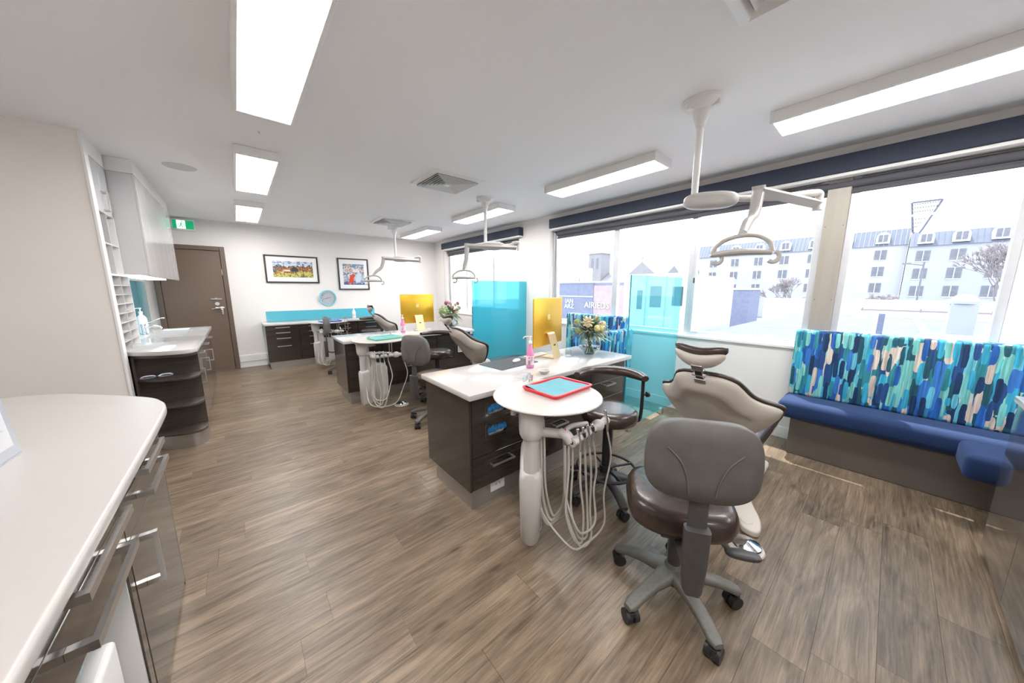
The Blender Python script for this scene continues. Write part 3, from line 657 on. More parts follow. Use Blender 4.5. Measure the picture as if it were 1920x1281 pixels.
part('kickboard', G().prism(ul(shelf_out(.05)), .001, .134), KICK, us)
gls = thing('safety_glasses', 'clear plastic wrapped glasses lying on the top curved shelf', 'glasses', (-.64, 4.33, .686), R(10))
for sx in (-.055, .055):
    g = G().tube([(sx-.045, 0, .012), (sx-.03, -.02, .028), (sx, -.026, .032), (sx+.03, -.02, .028), (sx+.045, 0, .012), (sx+.02, .015, .006), (sx-.02, .015, .006)], .006, 8, 5, closed=True)
    part('lens_frame', g, mat('frosted_plastic', (.72, .74, .82), .15, coat=.5), gls)
part('crumpled_wrap', G().ell((0, 0, .022), (.10, .035, .021), 14, 8), CLEARP, gls)
for i, (ya, yb) in enumerate(((4.44, 5.14), (5.14, 5.84), (5.84, 6.54))):
    cy = (ya+yb)/2; t = thing('cabinet', 'dark base cabinet under the sink counter, '+['next to the curved shelves', 'under the tap', 'farthest, towards the brown door'][i], 'cabinet', (BX, cy, 0), 0, 'sink counter cabinets'); h = (yb-ya)/2
    part('body', G().box(-.74, -.02, -h+.0005, h-.0005, .135, .911 if i == 0 else .775, .001, 1), DARKY, t)
    part('kickboard', G().box(-.70, -.06, -h+.0005, h-.0005, .001, .134), KICK, t)
    f = part('drawer', G().box(-.019, 0, -h+.002, h-.002, .74, .908, .0015, 1), DARKY, t); pull(f, (0, -.02, .83), .16, 'y', (1, 0, 0))
    f = part('door', G().box(-.019, 0, -h+.002, h-.002, .138, .737, .0015, 1), DARKY, t); pull(f, (0, -h+.06, .62), .16, 'z', (1, 0, 0))
# pigeonhole rack (lower, down to the worktop, and upper with doors)
DIVG = mat('divider_grey', (.58, .57, .56), .4)
t = thing('pigeonhole_rack', 'tall white unit with small doors over grey pigeonholes beside the partition', 'rack', (-.96, 4.62, CT))
PX0, PX1 = -.155, .165
part('side_panel', G().box(PX0, PX1, -.335, -.320, .001, 1.62), WHITE, t); part('side_panel', G().box(PX0, PX1, .300, .315, .001, .665), WHITE, t); part('side_panel', G().box(PX0, PX1, .150, .165, .68, 1.62), WHITE, t)
part('back_panel', G().box(PX0, PX0+.01, -.32, .30, .001, .665).box(PX0, PX0+.01, -.32, .15, .68, 1.19), PIGEON, t)
part('wide_shelf', G().box(PX0, PX1+.005, -.32, .315, .665, .68), WHITE, t)
part('divider', G().box(PX0+.01, PX1, -.015, -.003, .001, .665), DIVG, t); part('divider', G().box(PX0+.01, PX1, -.09, -.078, .68, 1.19), DIVG, t)
for k in range(1, 8): part('shelf', G().box(PX0+.01, PX1, -.32, -.015, .083*k-.004, .083*k+.004), DIVG, t); part('shelf', G().box(PX0+.01, PX1, -.003, .30, .083*k-.004, .083*k+.004), DIVG, t)
part('shelf', G().box(PX0+.01, PX1, -.32, -.09, .93, .942), DIVG, t); part('shelf', G().box(PX0+.01, PX1, -.078, .15, .93, .942), DIVG, t)
part('cupboard_body', G().box(PX0, PX1-.02, -.32, .15, 1.19, 1.62), WLAM, t)
for a, b, hy in ((-.335, -.086, -.11), (-.084, .165, -.06)):
    f = part('door', G().box(PX1-.019, PX1, a, b, 1.195, 1.62, .0015, 1), WLAM, t); pull(f, (PX1, hy, 1.30), .16, 'z', (1, 0, 0))
t = thing('bulkhead', 'pale grey filler panel between the wall cupboards and the ceiling', 'panel', (-.8, 5.5, 2.575))
part('filler', G().box(-.315, .005, -1.22, -.72, 0, .124).box(-.315, .175, -.70, 1.39, 0, .124), WHITE, t)
labs = ['nearest, its grey side facing the camera', 'middle one', 'farthest, beside the exit sign']
for i, (ya, yb) in enumerate(((4.80, 5.50), (5.50, 6.20), (6.20, 6.90))):
    cy = (ya+yb)/2; h = (yb-ya)/2; t = thing('wall_cupboard', 'glossy white wall cupboard over the sink counter, '+labs[i], 'cupboard', (-.87, cy, 1.635), 0, 'wall cupboards over the sink counter')
    part('body', G().box(-.245, .23, -h+.0005, h-.0005, 0, .938, .001, 1), WLAM, t)
    for s in (-1, 1):
        f = part('door', G().box(.231, .249, min(0, s*(h-.001))+(.001 if s > 0 else 0), max(0, s*(h-.001))-(.001 if s < 0 else 0), -.012, .936, .0015, 1), WLAM, t)
    part('light_strip', G().box(-.05, .12, -h+.06, h-.06, -.011, -.0005), STRIPL, t)
tag(part('splashback', G().box(-1.1195, -1.112, 5.0, 7.88, CT+.001, 1.62, .001, 1), CYANP, None), 'cyan glass splashback on the left wall under the wall cupboards', 'splashback')
# tap
t = thing('mixer_tap', 'chrome mixer tap with a long thin lever on the sink counter', 'tap', (-.895, 5.82, CT+.0005))
part('body', G().lathe([(.026, 0), (.026, .01), (.02, .015), (.019, .10), (.021, .13), (.0, .135)], 24), CHROME, t)
part('spout', G().tube([(0, 0, .07), (.06, -.005, .10), (.13, -.01, .095), (.15, -.01, .07)], .011, 12), CHROME, t)
part('lever', G().tube([(0, 0, .13), (.05, .02, .145), (.14, .05, .185), (.165, .06, .19)], .006, 10).ell((.17, .062, .19), (.012, .012, .008), 12, 8), CHROME, t)
def pump_bottle(loc, label, col, grp, h=.17, r=.035, rz=0, sc_=1):
    t = thing('pump_bottle', label, 'bottle', loc, rz, grp)
    part('bottle_body', G().lathe([(r*.9, 0), (r, .006), (r, h*.72), (r*.8, h*.83), (r*.36, h*.93), (r*.36, h)], 28), col, t)
    part('pump', G().lathe([(r*.42, h), (r*.42, h+.022), (r*.14, h+.026), (r*.14, h+.055), (r*.3, h+.057), (r*.3, h+.068), (0, h+.070)], 18).tube([(0, 0, h+.063), (-.03, 0, h+.063), (-.05, 0, h+.053)], .005, 8), WHITE, t)
    return t
for i, (x, y, l_) in enumerate(((-.99, 5.74, 'left'), (-.93, 6.02, 'right'))):
    t = pump_bottle((x, y, CT+.0005), 'white pump soap bottle behind the tap, %s one of the pair' % l_, WHITE, 'soap bottles behind the tap', .25, .046)
    part('print', G().lathe([(.0465, .04), (.0465, .16)], 28), PAPER, t); text('lettering', 'hand\nwash', .02, redh, t, Matrix.Translation((.0, -.0475, .10)) @ RX)

# ---- near left counter
NX = -.355; NT = .92
t = thing('worktop', 'big pale worktop with rounded corner in the left foreground', 'worktop', (-.8, 1.3, NT-.04))
o = [(-2.195, -.6), (-.318, -.6), (-.318, 1.6), (-.322, 2.18), (-.334, 2.34), (-.36, 2.44), (-.42, 2.56), (-.60, 2.76), (-.84, 2.98), (-1.2, 3.07), (-2.195, 3.10)]
oo = o[:2]+sm(o[1:])[1:]
part('top', G().prism([(x+.8, y-1.3) for x, y in oo], 0, .04, .012, 4), mat('pale_laminate', (.46, .435, .415), .33, nz=.01, nscale=30), t)
def nunit(ya, yb, label):
    cy = (ya+yb)/2; t = thing('cabinet', label, 'cabinet', (NX, cy, 0), 0, 'cabinets under the near left worktop'); return t, (yb-ya)/2
t, h = nunit(1.512, 2.175, 'glossy dark cabinet at the rounded end of the near left worktop')
part('body', G().box(-.56, -.02, -h+.0005, h-.001, .02, .879, .001, 1), DARKY, t)
part('end_panel', G().box(-.56, 0, h-.001, h+.018, .001, .879, .001, 1), DARKY, t)
f = part('drawer', G().box(-.019, 0, -h+.002, h-.002, .815, .876, .0015, 1), DARKY, t); pull(f, (0, 0, .845), .34, 'y', (1, 0, 0), r=.011, st=.040)
f = part('drawer', G().box(-.019, 0, -h+.002, h-.002, .678, .812, .0015, 1), DARKY, t); pull(f, (0, .02, .755), .34, 'y', (1, 0, 0), r=.011, st=.040)
f = part('door', G().box(-.019, 0, -h+.002, h-.002, .02, .675, .0015, 1), DARKY, t); pull(f, (0, -h+.12, .535), .20, 'z', (1, 0, 0), r=.011, st=.040)
t, h = nunit(.75, 1.510, 'dark cabinet with an open white bay holding a white machine')
W_ = mat('bay_lining', (.62, .61, .60), .4)
part('side_panel', G().box(-.56, -.001, h-.045, h-.001, .02, .655, .001, 1), DARKY, t); part('side_panel', G().box(-.56, -.001, -h+.001, -h+.02, .02, .655, .001, 1), DARKY, t)
part('body', G().box(-.56, -.02, -h+.001, h-.001, .655, .879, .001, 1), DARKY, t)
part('lining', G().box(-.55, -.54, -h+.021, h-.056, .04, .64).box(-.55, -.006, h-.056, h-.046, .04, .64).box(-.55, -.006, -h+.021, h-.056, .02, .04).box(-.55, -.03, -h+.021, h-.056, .64, .654), W_, t)
f = part('drawer', G().box(-.019, 0, -h+.002, h-.002, .80, .876, .0015, 1), DARKY, t); pull(f, (0, .10, .845), .38, 'y', (1, 0, 0), r=.011, st=.042)
f = part('drawer', G().box(-.019, 0, -h+.002, h-.002, .655, .797, .0015, 1), DARKY, t); pull(f, (0, .09, .735), .38, 'y', (1, 0, 0), r=.011, st=.042)
t = thing('sterilizer', 'white machine with green display in the open bay below the near worktop', 'machine', (NX-.25, 1.18, .0405))
part('casing', G().box(-.2, .215, -.21, .23, .001, .41, .015, 3), WHITE, t)
part('control_panel', G().box(.05, .205, -.18, .20, .4105, .416, .002, 1), PAPER, t)
part('display', G().box(.09, .13, .085, .14, .4165, .419), LED, t)
for i in range(4): part('button', G().box(.15, .17, .0+.045*i, .025+.045*i, .4165, .419, .001, 1), mat('button_blue', (.5, .72, .8), .4) if i % 2 else GREYL, t)
text('lettering', '0:35', .024, BLK, t, Matrix.Translation((.11, .112, .4195)) @ Matrix.Rotation(R(90), 4, 'Z'))
t, h = nunit(-.58, .748, 'dark cabinet nearest the camera under the left worktop')
part('body', G().box(-.56, -.02, -h+.0005, h-.0005, .02, .879, .001, 1), DARKY, t)
f = part('drawer', G().box(-.019, 0, -h+.002, h-.002, .80, .876, .0015, 1), DARKY, t); f = part('door', G().box(-.019, 0, -h+.002, h-.002, .02, .797, .0015, 1), DARKY, t)
# sign holder at the left edge
t = thing('sign_holder', 'clear acrylic stand with a printed sheet at the left edge', 'sign', (-.655, 1.835, NT+.0005), R(86))
M_ = Matrix.Rotation(R(-4), 4, 'X')
part('acrylic', G().box(-.125, .125, -.001, .004, .004, .26, .001, 1, M=M_).box(-.125, .125, -.004, .075, 0, .004), mat('acrylic_frost', (.42, .445, .48), .2), t)
part('sheet', G().box(-.105, .095, -.0022, -.0012, .04, .25, M=M_), mat('printed_sheet', (.58, .58, .60), .6), t)
g = G()
for i in range(9): g.box(-.085, .02+.07*((i*5) % 4)/4, -.0032, -.0024, .20-.014*i, .203-.014*i, M=M_)
part('printed_lines', g, GREYL, t)
text('lettering', 'OUR PRICES', .022, BLK, t, M_ @ Matrix.Translation((0, -.003, .228)) @ RX)
# right-hand glossy cabinet near the frame edge
t = thing('cabinet', 'tall-fronted glossy brown cabinet at the right edge beside the bench', 'cabinet', (2.35, -.50, 0))
GB_ = mat('gloss_brown_panel', (.085, .074, .070), .06, coat=1, nz=.08, nscale=3)
part('body', G().box(-.85, .735, -.60, -.02, .09, .905, .001, 1), DARKX, t)
part('kickboard', G().box(-.80, .66, -.56, -.07, .001, .089), BLACK, t)
for i in range(3): part('door', G().box(-.85+.53*i+.001, -.85+.53*(i+1)-.001, -.019, 0, .055, .905, .0015, 1), GB_, t)
part('worktop', G().box(-.87, .755, -.61, .012, .9055, .94, .006, 3), STONE, t)
# ------------------------------------------------------------ benches
def bench(ya, yb, label, ret=None):
    t = thing('upholstered_bench', label, 'bench', (3.9, (ya+yb)/2, 0), 0, 'window benches'); cy = (ya+yb)/2; h = (yb-ya)/2
    part('base', G().box(-.15, .18, -h+.02, h-.10, .001, .338, .004, 1), TAUPE, t)
    part('seat_cushion', G().box(-.215, .185, -h, h, .34, .505, .055, 5), NAVY, t)
    part('back_cushion', G().box(.075, .185, -h+.01, h-.02, .50, 1.125, .03, 4, M=Matrix.Translation((.0, 0, 0))), BRUSH, t)
    return t
t = bench(-1.75, .57, 'long bench with blue brushstroke back and navy seat, nearest under the big window')
part('return_base', G().box(-.53, -.16, -1.15, -.56, .001, .30, .004, 1), TAUPE, t)
part('return_cushion', G().box(-.575, -.218, -1.155, .175, .33, .495, .04, 4), NAVY, t)
t = bench(2.28, 3.36, 'bench with blue brushstroke back behind the vase and the first desk island')
part('return_back', G().box(-.62, .04, -.665, -.55, .30, .985, .03, 4), BRUSH, t)
bench(4.50, 6.10, 'bench mostly hidden behind the farther cyan glass screen')

def screen(y, x0, m, label):
    t = thing('glass_screen', label, 'screen', ((x0+4.09)/2, y, 0), 0, 'cyan glass screens'); w = (4.09-x0)/2
    part('glass_pane', G().box(-w, w, -.006, .006, .05, 1.635, .0012, 1), m, t)
    part('glass_edge', G().box(-w-.0022, -w-.0002, -.006, .006, .05, 1.635), mat('glass_edge_teal', (.04, .42, .50), .2), t)
    for s in (-.8, .5): part('clamp', G().box(s*w-.03, s*w+.03, -.02, .02, .001, .075, .003, 1), STEEL, t)
    return t
screen(1.66, 2.928, SCREENC, 'see-through cyan glass screen at the end of the nearest desk island')
screen(4.40, 2.905, SCREENO, 'solid-looking cyan glass screen farther back at the second desk island')

# ------------------------------------------------------------ delivery unit (tray table with instruments)
def delivery(loc, rz, label, ta=0):
    t = thing('instrument_table', label, 'table', loc, rz, 'round dental instrument tables')
    d = Vector((.70, .714, 0)).normalized(); sd = Vector((-d.y, d.x, 0)); ang = math.atan2(d.y, d.x)
    RM = Matrix.Rotation(ang, 4, 'Z'); TM = Matrix.Rotation(ang+ta, 4, 'Z')
    # tower: side profile in (along, z) extruded over the width with rounded sides
    prof = [(-.055, .10), (-.035, .078), (.03, .070), (.25, .125), (.275, .15), (.275, .53), (.25, .575), (.17, .595), (.08, .575), (.03, .535), (-.045, .515), (-.055, .49)]
    b = G(); rings = []
    c_ = Vector((.11, 0, .33))
    for wv, ins in ((-.062, .045), (-.060, .026), (-.052, .011), (-.036, .003), (-.015, 0), (.015, 0), (.036, .003), (.052, .011), (.060, .026), (.062, .045)):
        ring = []
        for a_, z in prof:
            v = Vector((a_, 0, z)); q = v-c_; q *= (1-ins/q.length); ring.append((c_.x+q.x, wv, c_.z+q.z))
        rings.append(ring)
    tap = lambda z: 1 if z > .20 else max(.0, 1-((.20-z)/.135)**2.2*.75)
    rings = [[(x, y*tap(z), z) for x, y, z in r_] for r_ in rings]
    part('tower_body', b.loft(rings, M=TM), PLAST, t, ang=.9)
    part('trim_line', G().tube([(-.053, -.045, .19), (.0, -.0615, .17), (.12, -.0625, .18), (.26, -.060, .20)], .0022, 6, M=TM), GREYL, t)
    part('column', G().cyl((0, 0, .50), (0, 0, .70), .040, n=28).cyl((0, 0, .685), (0, 0, .712), .044, n=28).cyl((0, 0, .53), (0, 0, .70), .030, n=16, M=Matrix.Translation((d.x*.10, d.y*.10, 0))), PLAST, t)
    part('head_housing', G().lathe([(.040, .708), (.054, .714), (.062, .732), (.065, .76), (.068, .83), (.068, .872), (0, .874)], 30).box(.0, .15, -.055, .055, .80, .872, .02, 3, M=RM), PLAST, t)
    part('cup_holder_peg', G().cyl((-.075, .06, .84), (-.075, .06, .885-.012), .014, n=14).cyl((-.07, .055, .855), (0, 0, .855), .007, n=8), PLAST, t)
    part('round_top', G().lathe([(0, .873), (.305, .873), (.316, .879), (.318, .884), (.314, .889), (0, .890)], 72, M=Matrix.Translation((.205, .08, 0))), PLASTB if False else PLAST, t)
    text('lettering', 'EX', .03, GREYL, t, Matrix.Translation((.075, -.012, .845)) @ Matrix.Rotation(R(45), 4, 'Z') @ RX)
    # arm and instrument bar
    part('arm', G().tube([(.02, .0, .735), (.07, -.05, .735), (.115, -.12, .737)], [.026, .026, .024], 14).tube([(.105, -.11, .75), (.118, -.15, .735), (.122, -.175, .705)], [.022, .030, .026], 14).tube([(.12, -.12, .745), (.22, -.10, .745), (.33, -.12, .735)], .014, 12), PLAST, t)
    part('rubber_band', G().tube([(.12+.026*math.cos(a)*.7, -.135+.0265*math.cos(a)*.7, .74+.031*math.sin(a)) for a in [2*PI*i/10 for i in range(10)]], .0022, 6, 3, closed=True), RED, t)
    B0 = Vector((.11, -.19, .715)); B1 = Vector((.47, -.15, .725)); ax = (B1-B0).normalized()
    part('instrument_bar', G().cyl(B0, B0+ax*.05, .024, n=22).cyl(B0+ax*.052, B0+ax*.10, .022, n=22).cyl(B0+ax*.102, B0+ax*.15, .022, n=22).cyl(B0+ax*.152, B0+ax*.20, .022, n=22).cyl(B0+ax*.19, B1, .020, n=22).ell(tuple(B0+ax*.27), (.045, .034, .036), 18, 10).ell(tuple(B1), (.028, .026, .024), 16, 10), PLAST, t)
    part('end_screw', G().cyl(B0-ax*.002, B0+ax*.004, .010, n=14), DGREY, t)
    tops = []
    for i, (k, L, lean) in enumerate(((.045, .085, -.01), (.09, .075, -.006), (.135, .07, -.004), (.18, .055, 0), (.345, .095, -.012))):
        p = B0+ax*k+Vector((0, -.022, 0)); q = p+Vector((lean, .01, L*.75)); lo = p+Vector((0, -.004, -.055))
        h_ = part('handpiece', G().tube([lo, p, q], [.0055, .0085, .0065], 12, spline=False).ell(tuple(q), (.008, .010, .008), 10, 6), CHROME if i != 1 else STEEL, t)
        if i in (1, 3): part('handpiece_sleeve', G().cyl(p+Vector((0, 0, .006)), p+Vector((lean*.3, .003, .03)), .0095, n=12), BLACK, h_)
        tops.append(lo)
    E = [Vector((.115, -.165, .69)), Vector((.135, -.175, .69)), Vector((.125, -.15, .69)), Vector((.105, -.15, .69)), Vector((.02, -.03, .74))]
    low = [(.15, .13), (.20, .15), (.17, .11), (.13, .20), (.12, .12)]
    for i in range(5):
        a = tops[i]; e = E[i]; zl = low[i][1]; lx = low[i][0]
        mid = Vector((a.x*.45+e.x*.55+.05*(.5-i*.25), min(a.y, e.y)-.02-.012*i, zl))
        pts = [a, a+Vector((.005+.01*i, -.004, -.18)), Vector((a.x*.8+mid.x*.2+.03, a.y-.012, zl+.17)), Vector((a.x*.55+mid.x*.45+.015, mid.y-.004, zl+.035)), mid, Vector((e.x*.65+mid.x*.35-.02, mid.y+.01, zl+.05)), Vector((e.x-.03+.008*i, e.y-.02, zl+.20)), e+Vector((0, -.005, -.15)), e]
        part('hose', G().tube(pts, .0058 if i < 4 else .0052, 8, 6), HOSE, t)
    for i in range(3):
        a = Vector((.045+.012*i, .0-.012*i, .80)); e = Vector((.14-.008*i, -.115-.01*i, .72)); z = .20+.03*i
        part('supply_hose', G().tube([a, a+Vector((.0, -.01, -.15)), (a.x+.005, a.y-.02, z+.15), (a.x+.03, a.y-.04, z), ((a.x+e.x)/2+.02, (a.y+e.y)/2-.01, z-.02), (e.x+.01, e.y, z+.12), e], .0095-.0015*i, 8, 6), HOSE, t)
    part('syringe_post', G().cyl((.33, .34, .62), (.33, .34, .93), .0085, n=12).cyl((.30, .33, .60), (.30, .33, .91), .006, n=10), STEEL, t)
    return t
delivery((1.13, 1.17, 0), 0, 'round white instrument table with hanging hoses, nearest, holding the red tray')
delivery((1.085, 4.06, 0), R(-20), 'round white instrument table with hanging hoses at the second desk, holding the green tray', R(-22))
delivery((1.06, 6.90, 0), R(-22), 'round white instrument table farthest back, holding the blue tray by the wall cabinets', R(-22))

def glasses(loc, rz, label, s=1):
    t = thing('clear_glasses', label, 'glasses', loc, rz, 'clear safety glasses on trays')
    for q in (-1, 1): part('lens', G().tube([(q*.035-.028, 0, .012), (q*.035-.02, .006, .035), (q*.035+.02, .006, .035), (q*.035+.028, 0, .014), (q*.035, 0, .004)], .0028, 8, 5, closed=True), CLEARP, t)
    for q in (-1, 1): part('temple', G().tube([(q*.065, 0, .028), (q*.072, .05, .03), (q*.06, .10, .012)], .003, 8), CLEARP, t)
    part('shield', G().tube([(-.066, .0, .02), (-.03, -.012, .024), (0, -.006, .03), (.03, -.012, .024), (.066, 0, .02)], .017, 10, flat=.12, upv=(0, 1, 0)), CLEARP, t)
    return t
def tray(loc, rz, m, liner, label, L=.185, W=.14):
    t = thing('instrument_tray', label, 'tray', loc, rz, 'plastic instrument trays')
    o = rrect(-L, L, -W, W, .03, 5); i_ = rrect(-L+.014, L-.014, -W+.014, W-.014, .022, 5); f = rrect(-L+.012, L-.012, -W+.012, W-.012, .024, 5); k = len(o)
    g = G(); vs = [(x, y, .0) for x, y in f]+[(x, y, .018) for x, y in o]+[(x, y, .021) for x, y in o]+[(x, y, .021) for x, y in i_]+[(x*.97, y*.97, .003) for x, y in i_]
    fs = [tuple(range(k-1, -1, -1))]
    for r_ in range(4):
        for q in range(k): q2 = (q+1) % k; fs.append((r_*k+q, r_*k+q2, (r_+1)*k+q2, (r_+1)*k+q))
    fs.append(tuple(range(4*k, 5*k))); g.add(vs, fs); part('tray_body', g, m, t)
    g = G(); n_ = 14; vs = []; fs = []
    for a in range(n_+1):
        for b in range(n_+1):
            x = -L*.885+2*L*.885*a/n_; y = -W*.865+2*W*.865*b/n_; z = .013+.004*noise.noise(Vector((x*14, y*14, loc[1])))+.05*max(0, -x/L-.45)*max(0, y/W)
            vs.append((x, y, z))
    for a in range(n_):
        for b in range(n_): fs.append((a*(n_+1)+b, (a+1)*(n_+1)+b, (a+1)*(n_+1)+b+1, a*(n_+1)+b+1))
    vs2 = [(x, y, z-.0012) for x, y, z in vs]; o_ = len(vs); g.add(vs+vs2, fs+[tuple(i+o_ for i in f_[::-1]) for f_ in fs]); part('paper_liner', g, LINER, t, ang=1.5)
    return t
tray((1.455, 1.275, .8905), R(80-90+12), RED, True, 'red tray lined with blue paper on the nearest round table')
glasses((1.36, 1.45, .922), R(25), 'clear safety glasses resting on the corner of the red tray')
tray((1.36, 4.05, .8905), R(8), GREENT, True, 'green tray lined with pale blue paper on the second round table')
glasses((1.40, 4.14, .921), R(10), 'clear safety glasses lying on the green tray')
tray((1.30, 6.85, .8905), R(0), BLUET, True, 'dark blue tray on the farthest round table')
glasses((1.26, 6.9, .921), R(10), 'clear safety glasses lying on the dark blue tray')

# ------------------------------------------------------------ patient chair
def patient_chair(loc, rz, label, lean=0):
    t = thing('dental_chair', label, 'chair', loc, rz, 'beige and brown dental chairs')
    v = Vector((-.614, 0, .789)); nrm = Vector((-.789, 0, -.614)); O = Vector((-.20, 0, .578)); Yv = Vector((0, 1, 0))
    half = [(0, .0), (0, .08), (.02, .14), (.06, .195), (.12, .255), (.18, .30), (.225, .325), (.262, .328), (.30, .30), (.345, .25), (.40, .208), (.47, .178), (.52, .15), (.56, .09), (.57, .0)]
    loop = [(w_, a) for a, w_ in half]+[(-w_, a) for a, w_ in half[-2:0:-1]]
    lp = smoothloop(loop, 4); cen = Vector((0, .29, 0))
    def ring(s, off, grow=0):
        r_ = []
        for p in lp:
            q = (p-cen)*s; r_.append(O+Yv*(cen.x+q.x)+v*(cen.y+q.y)+nrm*(off+.10*abs(q.x)**2*-1.2*0-abs(q.x)**2*.9))
        return r_
    part('back_shell', G().loft([ring(.985, .0), ring(1.0, .006), ring(.992, .022), ring(.93, .040), ring(.80, .058), ring(.68, .068), ring(.62, .060), ring(.35, .064), ring(.1, .066)]), SHELLM, t, ang=1.0)
    part('back_cushion', G().loft([ring(.2, -.06), ring(.7, -.058), ring(.92, -.045), ring(1.02, -.022), ring(1.035, -.008), ring(1.0, .0), ring(.2, .0)]), BROWN, t, ang=1.2)
    # headrest
    def hr(off, hw, rr, up_, zoff=0):
        rings = []
        for i in range(13):
            k = -1+i/6; s = max(.12, (1-abs(k)**3.2))**.5; y = k*hw; dz = .022*k*k*1.1+zoff; r_ = []
            for j in range(14):
                a = 2*PI*j/14; p = O+v*(.70+dz+math.sin(a)*rr*s*1.15)+nrm*(off+math.cos(a)*rr*up_*s-.03*k*k)+Yv*y; r_.append(p)
            rings.append(r_)
        return rings
    part('headrest_shell', G().loft(hr(.012, .122, .040, .75, -.010)), SHELLM, t, ang=1.2)
    part('headrest_cushion', G().loft(hr(-.018, .128, .042, .75, .010)), BROWN, t, ang=1.2)
    br = G()
    M_ = Matrix.Translation(O+v*.60+nrm*.035) @ Matrix(((nrm.x, 0, v.x, 0), (0, 1, 0, 0), (nrm.z, 0, v.z, 0), (0, 0, 0, 1)))
    br.box(-.008, .008, -.030, .030, .045, .085, .003, 1, M=M_).box(-.01, .004, -.022, .022, -.06, .05, .003, 1, M=M_).box(-.006, .014, -.030, .030, -.055, -.02, .003, 1, M=M_).cyl((0, -.034, 0), (0, .034, 0), .009, n=12, M=M_).cyl((0, -.034, .045), (0, .034, .045), .009, n=12, M=M_)
    part('headrest_bracket', br, CHROME, t); part('bracket_strap', G().box(.0045, .0075, -.018, .018, -.018, .04, .001, 1, M=M_), BLACK, t)
    # seat and leg rest
    so_ = [(-.24, .0), (-.24, .15), (-.20, .195), (0, .205), (.35, .20), (.70, .18), (.92, .165), (1.0, .12), (1.02, 0)]
    so_ = [(x, y) for x, y in so_]+[(x, -y) for x, y in so_[-2:0:-1]]
    sl = [(p.x, p.y) for p in smoothloop(so_, 4)]
    sh = G().prism(sl, .455, .555, .035, 4)
    sh.v = [(x, y, z-.10*max(0, x-.45)) for x, y, z in sh.v]; part('seat_cushion', sh, BROWN, t, ang=1.0)
    sl2 = [(x*.95, y*.9) for x, y in sl]; sh = G().prism(sl2, .395, .454, .02, 3); sh.v = [(x, y, z-.10*max(0, x-.45)) for x, y, z in sh.v]; part('seat_pan', sh, SHELLM, t, ang=1.0)
    part('back_hinge', G().box(-.25, -.06, -.09, .09, .38, .60, .03, 3), SHELLM, t)
    part('lift_column', G().loft([[(x*s+cx, y*s2, z) for x, y in rrect(-.17, .17, -.13, .13, .06, 4)] for s, s2, cx, z in ((1, 1, .22, .04), (.9, .8, .2, .12), (.75, .7, .16, .26), (.9, .85, .12, .395))]), PLASTB, t, ang=1.0)
    bo = [(-.24, -.15), (-.33, -.21), (-.32, -.29), (-.18, -.27), (.05, -.165), (.35, -.14), (.62, -.14), (.74, -.12), (.76, 0), (.74, .12), (.62, .14), (.35, .14), (.05, .165), (-.18, .25), (-.32, .29), (-.33, .21), (-.24, .15), (-.22, .0)]
    bo = [(p.x, p.y) for p in smoothloop(bo, 4)]
    bo = [(x+.08, y) for x, y in bo]
    part('base_plate', G().prism(bo, .001, .045, .012, 3), PLASTB, t, ang=1.0)
    part('foot_bolt_cap', G().lathe([(0, .0445), (.028, .0455), (.032, .0465), (.03, .049), (0, .050)], 24, M=Matrix.Translation((-.18, -.215, 0))), PLASTB, t)
    return t
patient_chair((2.50, .64, 0), 0, 'beige and brown dental chair nearest the camera, seen from behind its backrest')
patient_chair((2.50, 3.36, 0), R(-5), 'beige and brown dental chair at the second desk, in front of the solid cyan screen')
patient_chair((2.50, 6.28, 0), R(-3), 'beige and brown dental chair farthest back near the wall cabinets')
def foot_control(loc, rz, label):
    t = thing('foot_control', label, 'pedal', loc, rz, 'round foot controls')
    part('base_ring', G().lathe([(0, .001), (.088, .001), (.091, .008), (.086, .016), (0, .016)], 40), PLASTB, t)
    part('chrome_disc', G().lathe([(.072, .0165), (.074, .03), (.070, .036), (.02, .052), (0, .054)], 40), CHROME, t); return t
foot_control((2.115, .375, 0), 0, 'chrome domed foot control on the floor behind the nearest swivel chair')
t = foot_control((1.50, 4.0, 0), 0, 'stacked white foot control under the hoses at the second desk')

# ------------------------------------------------------------ chairs with wheels
def caster(par, x, y, a, m):
    c = part('caster', G().cyl((0, -.030, .0315), (0, -.005, .0315), .031, n=22).cyl((0, .005, .0315), (0, .030, .0315), .031, n=22).box(-.016, .026, -.018, .018, .028, .062, .008, 2), m, par, (x, y, 0), (0, 0, a))
    part('stem', G().cyl((0, 0, .058), (0, 0, .082), .007, n=10), STEEL, c); return c
def star_base(t, Rr, ang0, m, wheelm, hz=.12, lh=.036):
    for k in range(5):
        a = ang0+2*PI*k/5; M_ = Matrix.Rotation(a, 4, 'Z')
        rings = []
        for x, w_, zt_, zb_ in ((.0, .052, hz+.055, hz-.02), (.06, .042, hz+.048, hz-.008), (.14, .033, hz+.030, hz-.012), (.22, .030, hz+.008, hz-.028), (Rr, .030, hz-.016, hz-.050), (Rr+.024, .020, hz-.026, hz-.050)):
            zc = (zt_+zb_)/2; hh = (zt_-zb_)/2; rings.append([(x, w_*math.copysign(abs(math.cos(q))**.6, math.cos(q)), zc+hh*math.copysign(abs(math.sin(q))**.6, math.sin(q))) for q in [2*PI*j/14 for j in range(14)]])
        part('base_arm', G().loft(rings, M=M_), m, t, ang=.9)
        caster(t, Rr*math.cos(a), Rr*math.sin(a), a+R([40, 75, -60, 20, 110][k]), wheelm)
    part('hub', G().lathe([(.0, hz-.03), (.045, hz-.03), (.050, hz+.02), (.038, hz+.06), (.030, hz+.07), (0, hz+.07)], 24), m, t)
